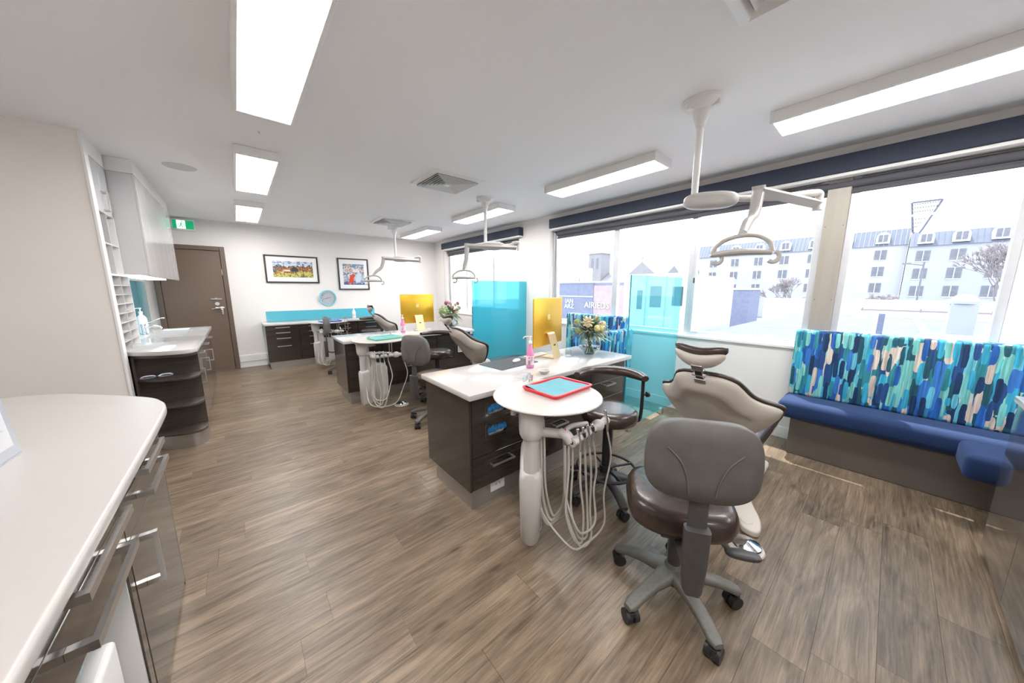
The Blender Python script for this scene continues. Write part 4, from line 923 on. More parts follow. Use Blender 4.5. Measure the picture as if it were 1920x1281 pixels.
def task_chair(loc, rz, ang0, label):
    """seat towards +X, backrest at -X"""
    t = thing('swivel_chair', label, 'chair', loc, rz, 'brown swivel chairs with grey backrests')
    star_base(t, .275, ang0-rz, GREYB, BLACK)
    part('gas_column', G().cyl((0, 0, .18), (0, 0, .40), .024, n=18).cyl((0, 0, .18), (0, 0, .30), .030, n=18), DGREY, t)
    part('seat_plate', G().box(-.12, .12, -.09, .09, .40, .425, .006, 2), DGREY, t)
    # seat cushion with a raised rear rim
    rings = []
    def srf(s, z):
        r_ = []
        for i in range(40):
            a = 2*PI*i/40; c, s_ = math.cos(a), math.sin(a); x = .215*math.copysign(abs(c)**.62, c); y = (.232)*math.copysign(abs(s_)**.62, s_)
            r_.append((x*s+.045, y*s, z+.012*max(0, abs(y)/.23-.5)*s))
        return r_
    part('seat_cushion', G().loft([srf(.3, .426), srf(.88, .428), srf(.97, .445), srf(1.0, .475), srf(.985, .515), srf(.93, .542), srf(.80, .552), srf(.4, .548), srf(.05, .547)]), BROWN, t, ang=1.4)
    # back support: foot bar, upright, cover
    part('support_bar', G().tube([(-.02, 0, .405), (-.20, 0, .40), (-.265, 0, .42), (-.28, 0, .50), (-.275, 0, .72)], .036, 10, flat=.28, upv=(0, 0, 1)), DGREY, t)
    part('adjuster_cover', G().loft([[(x-.29, y*s, z) for x, y in rrect(-.026, .026, -.045, .045, .015, 4)] for z, s in ((.325, .6), (.34, .78), (.45, .95), (.60, 1.0))]), DGREY, t)
    part('seat_lever', G().tube([(-.02, -.06, .40), (-.03, -.15, .385), (-.03, -.20, .345)], [.010, .010, .012], 10).ell((-.03, -.265, .325), (.030, .072, .015), 18, 8, pw=.75), DGREY, t)
    # backrest shell, gently curved, lower-wide
    def br(s, off, dz=0):
        r_ = []
        for i in range(48):
            a = 2*PI*i/48; c, s_ = math.cos(a), math.sin(a); y = .200*math.copysign(abs(c)**.50, c)*s; z = .158*math.copysign(abs(s_)**.55, s_)*s
            y *= 1-.13*max(0, z/.155)**1.5
            r_.append((-.285+off+.75*y*y, y, .868+z+dz))
        return r_
    part('backrest_shell', G().loft([br(.985, .012), br(1.0, 0), br(.99, -.010), br(.965, -.016), br(.5, -.019), br(.1, -.020)]), GREYF, t, ang=1.3)
    part('backrest_cushion', G().loft([br(.1, .062), br(.6, .060), br(.88, .05), br(.98, .03), br(.975, .0125), br(.2, .0125)]), GREYF, t, ang=1.3)
    rb = G()
    for q in (-1, 1): rb.tube([(-.305+.75*(.05)**2, q*.045, .745), (-.3055+.75*.055**2, q*.055, .81), (-.305+.75*.08**2, q*.08, .87), (-.303+.75*.125**2, q*.125, .915)], .0035, 6)
    part('moulded_rib', rb, GREYF, t)
    return t
task_chair((1.485, .53, 0), R(33), R(94), 'grey-backed brown swivel chair in the right foreground, its back to the camera')
task_chair((1.61, 3.26, 0), R(18), R(200), 'grey-backed brown swivel chair behind the nearest desk island')
task_chair((1.38, 6.22, 0), R(-15), R(230), 'grey-backed brown swivel chair farthest back, seen edge-on by the far tray')
def stool(loc, rz, ang0, label, armrot):
    t = thing('dental_stool', label, 'stool', loc, rz, 'round brown stools with curved arm pad')
    star_base(t, .275, ang0, DGREY, BLACK, hz=.13)
    part('foot_ring', G().tube([(.205*math.cos(a), .205*math.sin(a), .215) for a in [2*PI*i/32 for i in range(32)]], .011, 10, 2, closed=True).cyl((0, 0, .19), (0, 0, .235), .048, n=20), BLACK, t)
    sp = G()
    for k in range(4): a = ang0+.4+2*PI*k/4; sp.tube([(.04*math.cos(a), .04*math.sin(a), .21), (.20*math.cos(a), .20*math.sin(a), .215)], .009, 8, spline=False)
    part('ring_spokes', sp, BLACK, t)
    part('column', G().cyl((0, 0, .17), (0, 0, .55), .034, n=20), BLACK, t)
    part('seat_cushion', G().lathe([(0, .575), (.165, .577), (.188, .59), (.195, .62), (.190, .652), (.172, .668), (.12, .672), (0, .668)], 48), BROWN, t, ang=1.2)
    part('seat_plate', G().cyl((0, 0, .55), (0, 0, .574), .10, n=24), BLACK, t)
    A = armrot
    cc = lambda r_, a, z: (r_*math.cos(A+a), r_*math.sin(A+a), z)
    part('arm_post', G().tube([cc(.04, 0, .562), cc(.20, 0, .558), cc(.235, 0, .575), cc(.245, 0, .66), cc(.245, 0, .86)], .014, 10, flat=.8), BLACK, t)
    part('knob', G().cyl(cc(.255, 0, .755), cc(.275, 0, .755), .008, n=10).cyl(cc(.275, 0, .755), cc(.292, 0, .755), .020, n=14), BLACK, t)
    pts = [cc(.235+.0*i, R(-12+162*i/9), .885) for i in range(10)]
    part('arm_pad', G().tube(pts, [.026, .040, .044, .044, .043, .042, .040, .038, .034, .024], 16, 5, flat=.8), BROWN, t, ang=1.3)
    return t
stool((1.93, 1.205, 0), 0, R(-50), 'round brown stool with curved arm pad and foot ring at the nearest desk island', R(-33))
stool((2.03, 3.98, 0), 0, R(-20), 'round brown stool with curved arm pad at the second desk island', R(-25))
stool((2.05, 6.95, 0), 0, R(10), 'round brown stool with curved arm pad farthest back by the far wall cabinets', R(-25))

# ------------------------------------------------------------ ceiling lamps
def lamp(px, py, hubdir, elbow, end, head, drop_z, head_z, Wdir, label, hz=2.10, s=1.0):
    t = thing('examination_lamp', label, 'lamp', (px, py, ZC), 0, 'pole mounted dental lamps')
    L = lambda x, y, z: (x-px, y-py, z-ZC)
    part('ceiling_mount', G().lathe([(.115, 0), (.118, -.018), (.09, -.045), (.052, -.06), (.045, -.10), (.032, -.135), (.030, -.15), (0, -.15)], 40), WHITE, t)
    for k in range(3): a = .5+2*PI*k/3; part('clamp_lug', G().box(.06, .112, -.018, .018, -.058, -.022, .008, 2, M=Matrix.Rotation(a, 4, 'Z')), WHITE, t)
    part('pole', G().cyl((0, 0, -.15), (0, 0, hz-ZC), .0215, n=24).cyl((0, 0, -.16), (0, 0, -.15), .026, n=24), WHITE, t)
    hd = Vector((*hubdir, 0)).normalized(); a = math.atan2(hd.y, hd.x)
    part('hub', G().ell((.10, 0, hz-ZC-.015), (.165, .06, .055), 28, 14, M=Matrix.Rotation(a, 4, 'Z'), pw=.72), PLAST, t, ang=1.2)
    h1 = Vector(L(px+hd.x*.24, py+hd.y*.24, hz-.01)); el_ = Vector(L(*elbow, hz+.005)); en = Vector(L(*end, hz+.0))
    dd = (en-el_).normalized()
    part('first_arm', G().tube([h1, h1*.5+el_*.5, el_-(el_-h1).normalized()*.07+Vector((0, 0, .022)), el_+Vector((0, 0, .018)), el_+Vector((0, 0, -.03))], [.020, .021, .023, .024, .020], 14, flat=1), PLAST, t)
    part('second_arm', G().tube([el_+dd*.03+Vector((0, 0, -.045)), en+Vector((0, 0, -.02))], .043, 4, spline=False, flat=.75), PLAST, t)
    part('elbow_joint', G().cyl(el_+Vector((0, 0, -.085)), el_+Vector((0, 0, -.01)), .026, n=18), PLAST, t)
    H = Vector(L(*head, head_z)); W_ = Vector((*Wdir, 0)).normalized()
    part('drop_tube', G().tube([en+Vector((0, 0, .01)), en+Vector((0, 0, -.04)), en*.8+H*.2+Vector((0, 0, -.10)), en*.35+H*.65+Vector((0, 0, .02)), H+Vector((0, 0, .085))], [.034, .032, .029, .027, .020], 14), PLAST, t)
    g = G(); q = .155*s
    arch = [H+W_*x*q+Vector((0, 0, z*s)) for x, z in ((-1, -.01), (-.86, .035), (-.5, .075), (0, .092), (.5, .085), (.88, .045), (1, -.01))]
    part('head_arch', G().tube(arch, .030*s, 12, 6, flat=.45, upv=(0, 0, 1)), PLAST, t)
    part('light_bar', G().tube([H+W_*(-q)+Vector((0, 0, -.012)), H+Vector((0, 0, -.004)), H+W_*q+Vector((0, 0, -.012))], [.034*s, .044*s, .034*s], 12, 6, flat=.5), PLAST, t)
    nrm_ = Vector((W_.y, -W_.x, 0))
    part('badge', G().ell((0, 0, 0), (.024, .004, .007), 16, 8, M=Matrix.Translation(H+Vector((0, 0, .092*s))+nrm_*.013) @ Matrix.Rotation(math.atan2(W_.y, W_.x), 4, 'Z')), mat('badge_blue', (.15, .2, .5), .3), t)
    for sgn in (-1, 1):
        c = H+W_*sgn*q*.92; pts = [c+Vector((0, 0, -.012))-W_*.02*0]
        for k in range(9):
            an = R(100+k*27); pts.append(c+W_*(-1*math.cos(an)*.028*s*1.0+.02*s*(1))+Vector((0, 0, -.042*s+math.sin(an)*.030*s)))
        part('grab_handle', G().tube(pts[1:], .012*s, 10, 4), PLAST, t)
    return t
lamp(2.433, .954, (.185, -.265), (3.02, .40), (2.45, .60), (1.98, .53), 0, 1.69, (.26, -.966), 'large white examination lamp on a ceiling pole, nearest, in front of the big window', s=.82)
lamp(2.665, 3.69, (.33, -.34), (2.98, 3.36), (2.42, 3.78), (2.40, 3.84), 0, 1.66, (.84, -.54), 'white examination lamp on a ceiling pole, middle one, left of the solid cyan screen', hz=2.09)
lamp(2.48, 6.47, (.30, -.14), (2.88, 6.22), (2.22, 6.42), (2.03, 6.50), 0, 1.66, (.93, -.33), 'white examination lamp on a ceiling pole, farthest, beside the harbour picture', hz=2.10)

# ------------------------------------------------------------ on the desks
def computer(loc, rz, label):
    t = thing('desktop_computer', label, 'computer', loc, rz, 'gold desktop computers seen from behind')
    part('display_housing', G().box(-.275, .275, 0, .0115, .115, .565, .005, 3), GOLD, t)
    part('screen_glass', G().box(-.27, .27, .0117, .0127, .12, .56), mat('screen_black', (.02, .02, .025), .1), t)
    # stand: bent sheet with a round hole
    g = G(); n_ = 8
    path = [(-.015, .24), (-.05, .18), (-.115, .012), (-.122, .004), (-.12, .0005)]
    for s in (-.0025,):
        pass
    vs = []; P_ = [(.0, .235), (-.020, .238), (-.034, .225), (-.095, .02), (-.100, .0065), (-.09, .0065), (.045, .0065)]
    Pi = [(.0, .229), (-.018, .232), (-.028, .222), (-.089, .022), (-.089, .0125), (-.088, .001), (.045, .001)]
    P_[4] = (-.100, .001); P_[5] = (.0, .001); P_[6] = (.045, .001); Pi[4] = (-.090, .0075); Pi[5] = (.0, .0075); Pi[6] = (.045, .0075)
    k = len(P_)
    for sx_ in (-.065, .065): vs += [(sx_, y, z) for y, z in P_]+[(sx_, y, z) for y, z in Pi]
    fs = []
    for i in range(k-1):
        fs += [(i, i+1, 2*k+i+1, 2*k+i), (k+i, 3*k+i, 3*k+i+1, k+i+1), (i, k+i, k+i+1, i+1), (2*k+i, 2*k+i+1, 3*k+i+1, 3*k+i)]
    fs += [(0, 2*k, 3*k, k), (k-1, 2*k-1, 4*k-1, 3*k-1)]
    part('stand', g.add(vs, fs), GOLDL, t, ang=.4)
    part('cable_hole', G().cyl((0, -.0660, .115), (0, -.0672, .1148), .016, n=20), BLACK, t)
    # fruit-shaped emblem on the back
    ap = [(0, .018), (.006, .0215), (.014, .020), (.019, .014), (.0155, .008), (.0155, .000), (.020, -.006), (.014, -.018), (.007, -.022), (0, -.019), (-.007, -.022), (-.014, -.017), (-.020, -.004), (-.019, .012), (-.012, .020), (-.006, .0215)]
    b = G().prism([(p.x*1.25, p.y*1.25) for p in smoothloop(ap, 3)], 0, .0006, M=Matrix.Translation((0, -.0001, .385)) @ RX)
    part('emblem', b, mat('emblem_gold', (.90, .68, .30), .4), t)
    part('emblem_leaf', G().prism([(0, .030), (.004, .040), (.012, .045), (.010, .035)], 0, .0006, M=Matrix.Translation((0, -.0001, .388)) @ RX), MT['emblem_gold'], t)
    part('power_cable', G().tube([(.0, -.03, .135), (.05, -.07, .02), (.12, -.10, .004), (.18, -.05, .004), (.16, .02, .004), (.24, .04, .004)], .0022, 6), PAPER, t)
    return t
computer((2.25, 2.10, ZT), R(14), 'gold desktop computer on the nearest desk island, seen from behind at an angle')
computer((2.17, 4.86, ZT), R(0), 'gold desktop computer on the second desk island, seen square from behind')

def vase(loc, label, seed, pal, s=1.0, hyd=False):
    rnd = random.Random(seed); t = thing('flower_vase', label, 'vase', loc, 0, 'globe vases of flowers')
    rr = .098*s
    prof = [(0, .0), (.045*s, .0)]+[(rr*math.sin(R(a)), rr-.004-rr*math.cos(R(a))) for a in (32, 45, 60, 75, 90, 105, 120, 135, 143)]
    inn = [(max(0, r_-.003), max(z, .006)) for r_, z in prof[::-1]]
    part('glass_globe', G().lathe(prof+inn, 40), VASEG, t, ang=1.2)
    part('water', G().lathe([(0, .008)]+[(max(.001, r_-.006), z+.004) for r_, z in prof[1:6]]+[(0, .083*s)], 32), WATER, t, ang=1.2)
    top = .165*s
    g = G()
    for i in range(16):
        a = rnd.uniform(0, 2*PI); r0 = rnd.uniform(.01, .055)*s; a2 = a+PI+rnd.uniform(-.6, .6)
        g.tube([(r0*math.cos(a2), r0*math.sin(a2), .015), (.01*math.cos(a), .01*math.sin(a), top*.75), (.04*math.cos(a), .04*math.sin(a), top+.02)], .0032, 6, 3)
    part('stems', g, STEM, t)
    # foliage: individual leaves joined as one mass
    def leaf(g, p, d, L, W_, bend):
        d = d.normalized(); s_ = d.cross(Vector((0, 0, 1))); s_ = s_.normalized() if s_.length > .1 else Vector((1, 0, 0)); u_ = s_.cross(d); n_ = 5; vs = []; fs = []
        for i in range(n_+1):
            k = i/n_; c_ = p+d*L*k-Vector((0, 0, 1))*bend*k*k*L; w_ = W_*math.sin(PI*min(.98, k*.92+.06)); vs += [c_-s_*w_, c_+u_*w_*.25, c_+s_*w_]
        for i in range(n_):
            for j in range(2): fs.append((i*3+j, i*3+j+1, i*3+j+4, i*3+j+3))
        g.add(vs, fs)
    g = G(); g2 = G()
    for i in range(190):
        a = rnd.uniform(0, 2*PI); e_ = rnd.uniform(-.25, 1.3); d = Vector((math.cos(a)*math.cos(e_), math.sin(a)*math.cos(e_), math.sin(e_))); p = Vector((0, 0, top+.02))+d*rnd.uniform(.02, .09)*s
        leaf(g if i % 2 else g2, p, d+Vector((rnd.uniform(-.4, .4), rnd.uniform(-.4, .4), rnd.uniform(-.2, .3))), rnd.uniform(.07, .15)*s, rnd.uniform(.009, .016)*s, rnd.uniform(0, .6))
    o1 = part('leaves', g, LEAF, t, ang=3); o1['kind'] = 'stuff'; o2 = part('grey_leaves', g2, LEAFL, t, ang=3); o2['kind'] = 'stuff'
    if not hyd:
        g = G()
        for i in range(60):   # feathery sprays
            a = rnd.uniform(-.9, 1.0); e_ = rnd.uniform(-.2, .7); d = Vector((math.cos(a)*math.cos(e_), -abs(math.sin(a))*math.cos(e_)*.7, math.sin(e_))); p = Vector((.03, 0, top+.03))+d*.06; q = p+d*rnd.uniform(.07, .12)*s-Vector((0, 0, .02))
            for k in range(6): c_ = p.lerp(q, .3+.14*k); g.ell(tuple(c_+Vector((rnd.uniform(-.008, .008), rnd.uniform(-.008, .008), rnd.uniform(-.008, .008)))), (.0035, .0035, .0035), 5, 3)
        o1 = part('small_blossoms', g, CREAM, t, ang=3); o1['kind'] = 'stuff'
    for (x, y, z, r_, m, kind) in pal:
        c_ = Vector((x, y, z))*s; g = G()
        if kind == 'rose':
            for ringi, (n_, tilt, pr) in enumerate(((9, .95, 1.0), (8, .7, .8), (6, .42, .58), (4, .2, .36))):
                for k in range(n_):
                    a = 2*PI*k/n_+ringi*.5; out_ = Vector((math.cos(a), math.sin(a), 0)); view = Vector((-.65, -.65, .38)).normalized()
                    b1 = view.orthogonal().normalized(); b2 = view.cross(b1); d_ = (b1*math.cos(a)+b2*math.sin(a))
                    cc_ = c_+d_*r_*pr*.62+view*r_*(1-tilt)*.45
                    Mx = Matrix.Translation(cc_) @ (d_*tilt+view*(1.15-tilt)).normalized().to_track_quat('Z', 'Y').to_matrix().to_4x4()
                    g.ell((0, 0, 0), (r_*.36*pr+.003, r_*.07, r_*.42*pr+.002), 8, 6, M=Mx)
            g.ell(tuple(c_), (r_*.35, r_*.35, r_*.35), 10, 7)
        elif kind == 'hyd':
            for k in range(70):
                d_ = Vector((rnd.gauss(0, 1), rnd.gauss(0, 1), rnd.gauss(0, 1))).normalized(); g.ell(tuple(c_+d_*r_), (r_*.2, r_*.2, r_*.14), 5, 4)
            g.ell(tuple(c_), (r_*.95, r_*.95, r_*.95), 12, 8)
        else:
            g.ell(tuple(c_), (r_, r_, r_*1.25), 12, 8)
            for k in range(5): a = 2*PI*k/5; g.ell(tuple(c_+Vector((math.cos(a), math.sin(a), .1))*r_*.35), (r_*.75, r_*.75, r_*1.2), 8, 6)
        part('flower', g, m, t, ang=1.2)
    return t
hydm = mat('hydrangea_green', (.36, .45, .22), .6, nz=.35, nscale=60)
vase((2.66, 1.92, ZT), 'round glass vase of cream roses and green foliage on the nearest desk island', 3,
     [(-.075, -.03, .285, .058, CREAM, 'rose'), (-.045, -.10, .235, .026, YEL, 'bud'), (.0, -.105, .232, .027, YEL, 'bud'), (.045, -.085, .262, .034, CREAM, 'rose'), (.085, -.01, .30, .035, CREAM, 'rose'), (.115, -.05, .255, .025, CREAM, 'bud'), (-.12, .03, .21, .030, hydm, 'hyd'), (-.13, .04, .28, .03, hydm, 'hyd')], s=1.17)
vase((2.66, 4.70, ZT), 'round glass vase of pink, plum and green flowers on the second desk island', 5,
     [(-.11, -.02, .245, .075, hydm, 'hyd'), (-.05, -.04, .22, .055, hydm, 'hyd'), (-.06, .0, .35, .028, PINKD, 'bud'), (-.02, -.02, .36, .028, PINKP, 'bud'), (.0, -.06, .295, .034, PINKP, 'rose'), (.06, -.04, .33, .032, CREAM, 'rose'), (.09, -.05, .26, .036, CREAM, 'rose'), (.03, -.07, .24, .034, PINKP, 'rose'), (.12, .0, .34, .025, PINKD, 'bud'), (.14, 0, .28, .03, hydm, 'hyd'), (-.12, .0, .19, .04, hydm, 'hyd')], s=1.2, hyd=True)

def sanitizer(loc, label, rz, lab=True):
    t = thing('sanitizer_bottle', label, 'bottle', loc, rz, 'pink sanitizer pump bottles'); r_ = .033
    part('bottle_body', G().lathe([(.028, 0), (r_, .006), (r_, .115), (.031, .13), (.020, .165), (.0145, .19), (.0145, .196), (0, .196)], 32), PINK, t, ang=1.0)
    part('bottle_neck', G().lathe([(.0143, .196), (.0143, .208), (0, .208)], 20), CLEARP, t)
    part('pump', G().lathe([(.017, .206), (.017, .224), (.008, .228), (.0055, .232), (.0055, .255), (.012, .257), (.012, .266), (0, .268)], 20).tube([(0, 0, .261), (-.03, 0, .263), (-.052, 0, .256), (-.056, 0, .245)], .0045, 8), WHITE, t)
    if lab:
        n_ = 18; vs = []; fs = []
        for i in range(n_+1):
            a = R(180+i*190/n_)
            for z in (.03, .105): vs.append(((r_+.0006)*math.cos(a), (r_+.0006)*math.sin(a), z))
        for i in range(n_): fs.append((2*i, 2*i+2, 2*i+3, 2*i+1))
        part('print_label', G().add(vs, fs), mat('label_pink', (.86, .62, .74), .5), t, ang=1.5)
        D = Matrix.Translation((0, -.0342, 0))
        part('red_diamond', G().prism([(0, .007), (.007, 0), (0, -.007), (-.007, 0)], 0, .0005, M=Matrix.Translation((-.008, -.0337, .09)) @ RX), RED, t)
        for i, (s_, z) in enumerate((('HAND', .092), ('RUB', .080), ('70%', .066))): text('lettering', s_, .009, BLK, t, Matrix.Translation((.012, -.0348, z)) @ RX)
        g = G()
        for i in range(6): g.box(-.016, .002+.002*(i % 3), -.0350, -.0340, .035+.006*i, .0372+.006*i)
        part('print_lines', g, BLK, t)
    return t
sanitizer((1.80, 1.885, ZT), 'pink hand sanitizer pump bottle on the nearest desk island beside the mouse', R(-43))
sanitizer((1.86, 4.72, ZT), 'pink hand sanitizer pump bottle on the second desk island left of its computer', R(-25))
t = thing('spray_bottle', 'white plastic bottle on the far worktop in front of the cyan splashback', 'bottle', (1.97, 7.80, .8625))
part('bottle_body', G().lathe([(.034, 0), (.038, .006), (.038, .12), (.03, .15), (.016, .175), (.016, .19), (0, .19)], 26), WHITE, t); part('cap', G().lathe([(.012, .19), (.010, .215), (.004, .24), (0, .24)], 16), WHITE, t)
part('print_label', G().lathe([(.0385, .03), (.0385, .09)], 26), mat('label_faint', (.75, .65, .66), .5), t)
tag(part('desk_mat', G().prism(rrect(-.225, .225, -.15, .15, .015), 0, .003, .001, 1), mat('mat_rubber', (.035, .037, .042), .55, nz=.1, nscale=60), None, (1.775, 2.125, ZT+.0003), (0, 0, R(4))), 'dark grey desk mat on the nearest island', 'mat')
t = thing('computer_mouse', 'white computer mouse on the dark desk mat', 'mouse', (1.865, 2.13, ZT+.0038), R(20))
part('mouse_body', G().ell((0, 0, .006), (.055, .028, .018), 24, 10), PAPER, t); part('mouse_base', G().ell((0, 0, .004), (.052, .026, .004), 20, 6), GREYL, t)
t = thing('keyboard', 'slim white keyboard half hidden behind the gold computer', 'keyboard', (2.19, 2.205, ZT+.0003), R(10))
part('keyboard_base', G().box(-.14, .14, -.045, .055, .0, .008, .003, 2), GOLDL, t)
km = G().box(-.0055, .0055, -.0055, .0055, 0, .003, .001, 1).mesh('key', PAPER)
for i in range(20):
    for j in range(4): link('key', km, t, (-.131+.0138*i, -.03+.018*j, .008))
t = thing('small_bowl', 'small white ribbed dish on the island edge behind the red tray', 'bowl', (1.745, 1.67, ZT+.0003))
part('bowl_body', G().lathe([(0, 0), (.02, 0), (.030, .008), (.046, .026), (.048, .030), (.043, .030), (.028, .014), (0, .010)], 36), PLAST, t); part('rim', G().lathe([(.043, .0302), (.049, .0302), (.049, .034), (.043, .034), (.043, .0302)], 36, cap=False), WHITE, t)
t = thing('clear_cup', 'clear plastic cup on the nearest island behind the computer stand', 'cup', (2.43, 2.0, ZT+.0003))
part('cup_wall', G().lathe([(.026, 0), (.034, .06), (.0325, .06), (.025, .002), (0, .002)], 28), CLEARP, t); part('cup_rim', G().tube([(.0335*math.cos(a), .0335*math.sin(a), .0605) for a in [2*PI*i/20 for i in range(20)]], .0015, 6, 1, closed=True), CLEARP, t)
t = thing('instrument_rack', 'thin steel instrument rack beside the blue tray on the far table', 'rack', (1.55, 6.55, .0), 0)
part('upright', G().cyl((0, 0, .72), (0, 0, .98), .006, n=10).cyl((.05, 0, .72), (.05, 0, .98), .006, n=10), STEEL, t); part('cross_bar', G().cyl((0, 0, .97), (.05, 0, .97), .005, n=8).cyl((0, 0, .88), (.05, 0, .88), .005, n=8).cyl((0, 0, .80), (.05, 0, .80), .005, n=8), STEEL, t)
t.location = (1.50, 6.62, 0); part('foot', G().cyl((.025, 0, .001), (.025, 0, .72), .012, n=12).lathe([(0, .001), (.11, .001), (.11, .02), (.02, .03), (0, .03)], 28, M=Matrix.Translation((.025, 0, 0))), STEEL, t)
# ------------------------------------------------------------ outside the windows
OW = mat('render_white', (.42, .43, .46), .8, nz=.03, nscale=.5); OWS = mat('render_grey_and_shaded', (.36, .38, .43), .8, nz=.03, nscale=.5)  # grey render; also carries the right wing's facade shade as colour
OROOF = mat('metal_roof_blue', (.11, .125, .165), .5, nz=.05, nscale=2); OWIN = mat('far_window', (.14, .15, .18), .3, nz=.2, nscale=2); OTRIM = mat('far_trim', (.66, .67, .70), .7)
ODK = mat('asphalt_roof', (.10, .12, .155), .8, nz=.15, nscale=1.5); OBRK = mat('pink_brick', (.38, .30, .31), .8, nz=.1, nscale=3); ODW = mat('dark_blue_wall', (.17, .19, .27), .8, nz=.1, nscale=3)
OTEAL = mat('dark_glass_teal', (.02, .07, .08), .2); OGRD = mat('street_ground', (.22, .23, .25), .9, nz=.1, nscale=.3); OBARK = mat('overexposed_bark', (.28, .25, .26), .8, nz=.1, nscale=8); OSTONE = mat('church_stone', (.25, .245, .255), .8, nz=.05, nscale=1)  # bark colour is lightened to stand for overexposure
g = struct('floor_street', G().box(4.4, 160, -90, 140, -4.2, -4), OGRD)
def hotel(y0, y1, X, zr, ze, cols, label, wallm):
    t = thing('apartment_building', label, 'building', (X, (y0+y1)/2, -4), 0, 'pale mansard-roofed apartment blocks'); cy = (y0+y1)/2; h = (y1-y0)/2
    part('wall', G().box(0, 12, -h, h, 0, ze+4), wallm, t)
    zb = ze+4; zt = zr+4
    part('roof', G().add([(-.3, -h, zb), (-.3, h, zb), (1.3, h, zt), (1.3, -h, zt), (11, -h, zt), (11, h, zt), (12.3, h, zb), (12.3, -h, zb)], [(0, 1, 2, 3), (3, 2, 5, 4), (4, 5, 6, 7), (0, 3, 4, 7), (1, 6, 5, 2), (0, 7, 6, 1)]), OROOF, t)
    g = G(); n_ = int((y1-y0)/.55)
    for i in range(n_): y = -h+.3+i*.55; g.add([(-.34, y, zb), (-.34, y+.05, zb), (1.26, y+.05, zt), (1.26, y, zt), (-.26, y, zb), (-.26, y+.05, zb), (1.3, y+.05, zt-.02), (1.3, y, zt-.02)], [(0, 1, 2, 3), (4, 7, 6, 5), (0, 3, 7, 4), (1, 5, 6, 2)])
    o = part('roof_seams', g, OWS if wallm is OW else OROOF, t); o['kind'] = 'stuff'
    wm = G().box(-.06, .05, -.65, .65, 0, 1.65).mesh('window', OWIN); fm = G().box(-.1, -.06, -.04, .04, 0, 1.65).box(-.1, -.06, -.65, .65, .0, .10).mesh('window_frame', OTRIM)
    ar = [(-.75, 0), (.75, 0), (.75, 1.0)]+[(.75*math.cos(a), 1.0+.75*math.sin(a)) for a in [PI*i/8 for i in range(1, 8)]]+[(-.75, 1.0)]
    g = G(); k = len(ar); vs = [(-.35, y, z) for y, z in ar]+[(1.2, y, z) for y, z in ar]; g.add(vs, [tuple(range(k)), tuple(range(2*k-1, k-1, -1))]+[(i, k+i, k+(i+1) % k, (i+1) % k) for i in range(k)]); dm = g.mesh('dormer', OTRIM)
    dw = G().box(-.42, -.35, -.5, -.05, .25, 1.35).box(-.42, -.35, .05, .5, .25, 1.35).mesh('dormer_window', OWIN)
    for c_ in cols:
        for z in (ze-2.3, ze-4.9, ze-7.5, ze-10.0):
            if z+4 < .5: continue
            o = link('window', wm, t, (0, c_-cy, z+4)); link('window_frame', fm, o)
        o = link('dormer', dm, t, (0, c_-cy, zb+.35)); link('dormer_window', dw, o)
    return t
hotel(-.6, 30, 80, 10.9, 8.3, [2.1, 6.2, 10.2, 14.2, 18.2, 22.2, 26.2], 'pale apartment block with blue-grey mansard roof, left wing, seen behind the window post', OW)
hotel(-24, -.7, 79, 9.9, 7.8, [-2.2, -5.3, -8.5, -11.8, -15, -18, -21], 'apartment block coloured greyer for shade, with mansard roof, lower right wing behind the bare tree', OWS)
# flood light tower
t = thing('floodlight_tower', 'tall stadium floodlight panel rising above the apartment roofs', 'floodlight', (150, -2.0, -4))
zz = lambda z: 1.5+(z-1.5)*150/90+4; yy = lambda y: y*150/90+2
o = [(-.19, 16.09), (-3.4, 16.06), (-1.9, 11.6), (-1.55, 10.8), (-.88, 11.1)]
vs = [(0, yy(y), zz(z)) for y, z in o]; k = 5
g = G()
for i in range(k): g.tube([vs[i], vs[(i+1) % k]], .26, 6, spline=False)
FLD = mat('floodlight_steel', (.10, .11, .15), .6)
part('panel_frame', g, FLD, t); part('mast', G().cyl((0, yy(-1.2), 0), (0, yy(-1.2), zz(11)), .5, .3, n=12), OWS, t)
g = G(); 
for r_ in range(8):
    z = 15.75-.62*r_; ya = -.3-.08*r_; yb = -3.25+(.34*r_); n_ = max(2, int((ya-yb)/.26))
    for i in range(n_+1): g.ell((-.2, yy(ya+(yb-ya)*i/n_), zz(z)), (.2, .17, .17), 7, 5)
    g.tube([(0, yy(ya), zz(z)-.25), (0, yy(yb), zz(z)-.25)], .07, 5, spline=False)
o = part('lamps', g, mat('floodlight_lamp', (.07, .075, .095), .5), t); o['kind'] = 'stuff'
# church
t = thing('church', 'pale church with square bell tower and gabled nave in the distance', 'church', (60, 36, -4))
part('tower', G().box(0, 3.4, 5.2, 8.4, 0, 13), OSTONE, t); part('spire', G().add([(-.2, 5.0, 13), (3.6, 5.0, 13), (3.6, 8.6, 13), (-.2, 8.6, 13), (1.7, 6.8, 16)], [(0, 1, 4), (1, 2, 4), (2, 3, 4), (3, 0, 4), (3, 2, 1, 0)]), OSTONE, t)
for y in (5.9, 7.1): part('belfry_opening', G().box(-.05, .05, y, y+.55, 9.8, 12), OWIN, t)
part('nave', G().add([(0, -8, 0), (0, 5, 0), (0, 5, 7.2), (0, -8, 7.2), (10, -8, 0), (10, 5, 0), (10, 5, 7.2), (10, -8, 7.2), (5, 5, 10), (5, -8, 10)], [(0, 3, 2, 1), (0, 4, 7, 9, 3), (1, 2, 8, 5 + 1, 5), (3, 9, 8, 2), (7, 6, 8, 9), (4, 5, 6, 7)]), OSTONE, t)
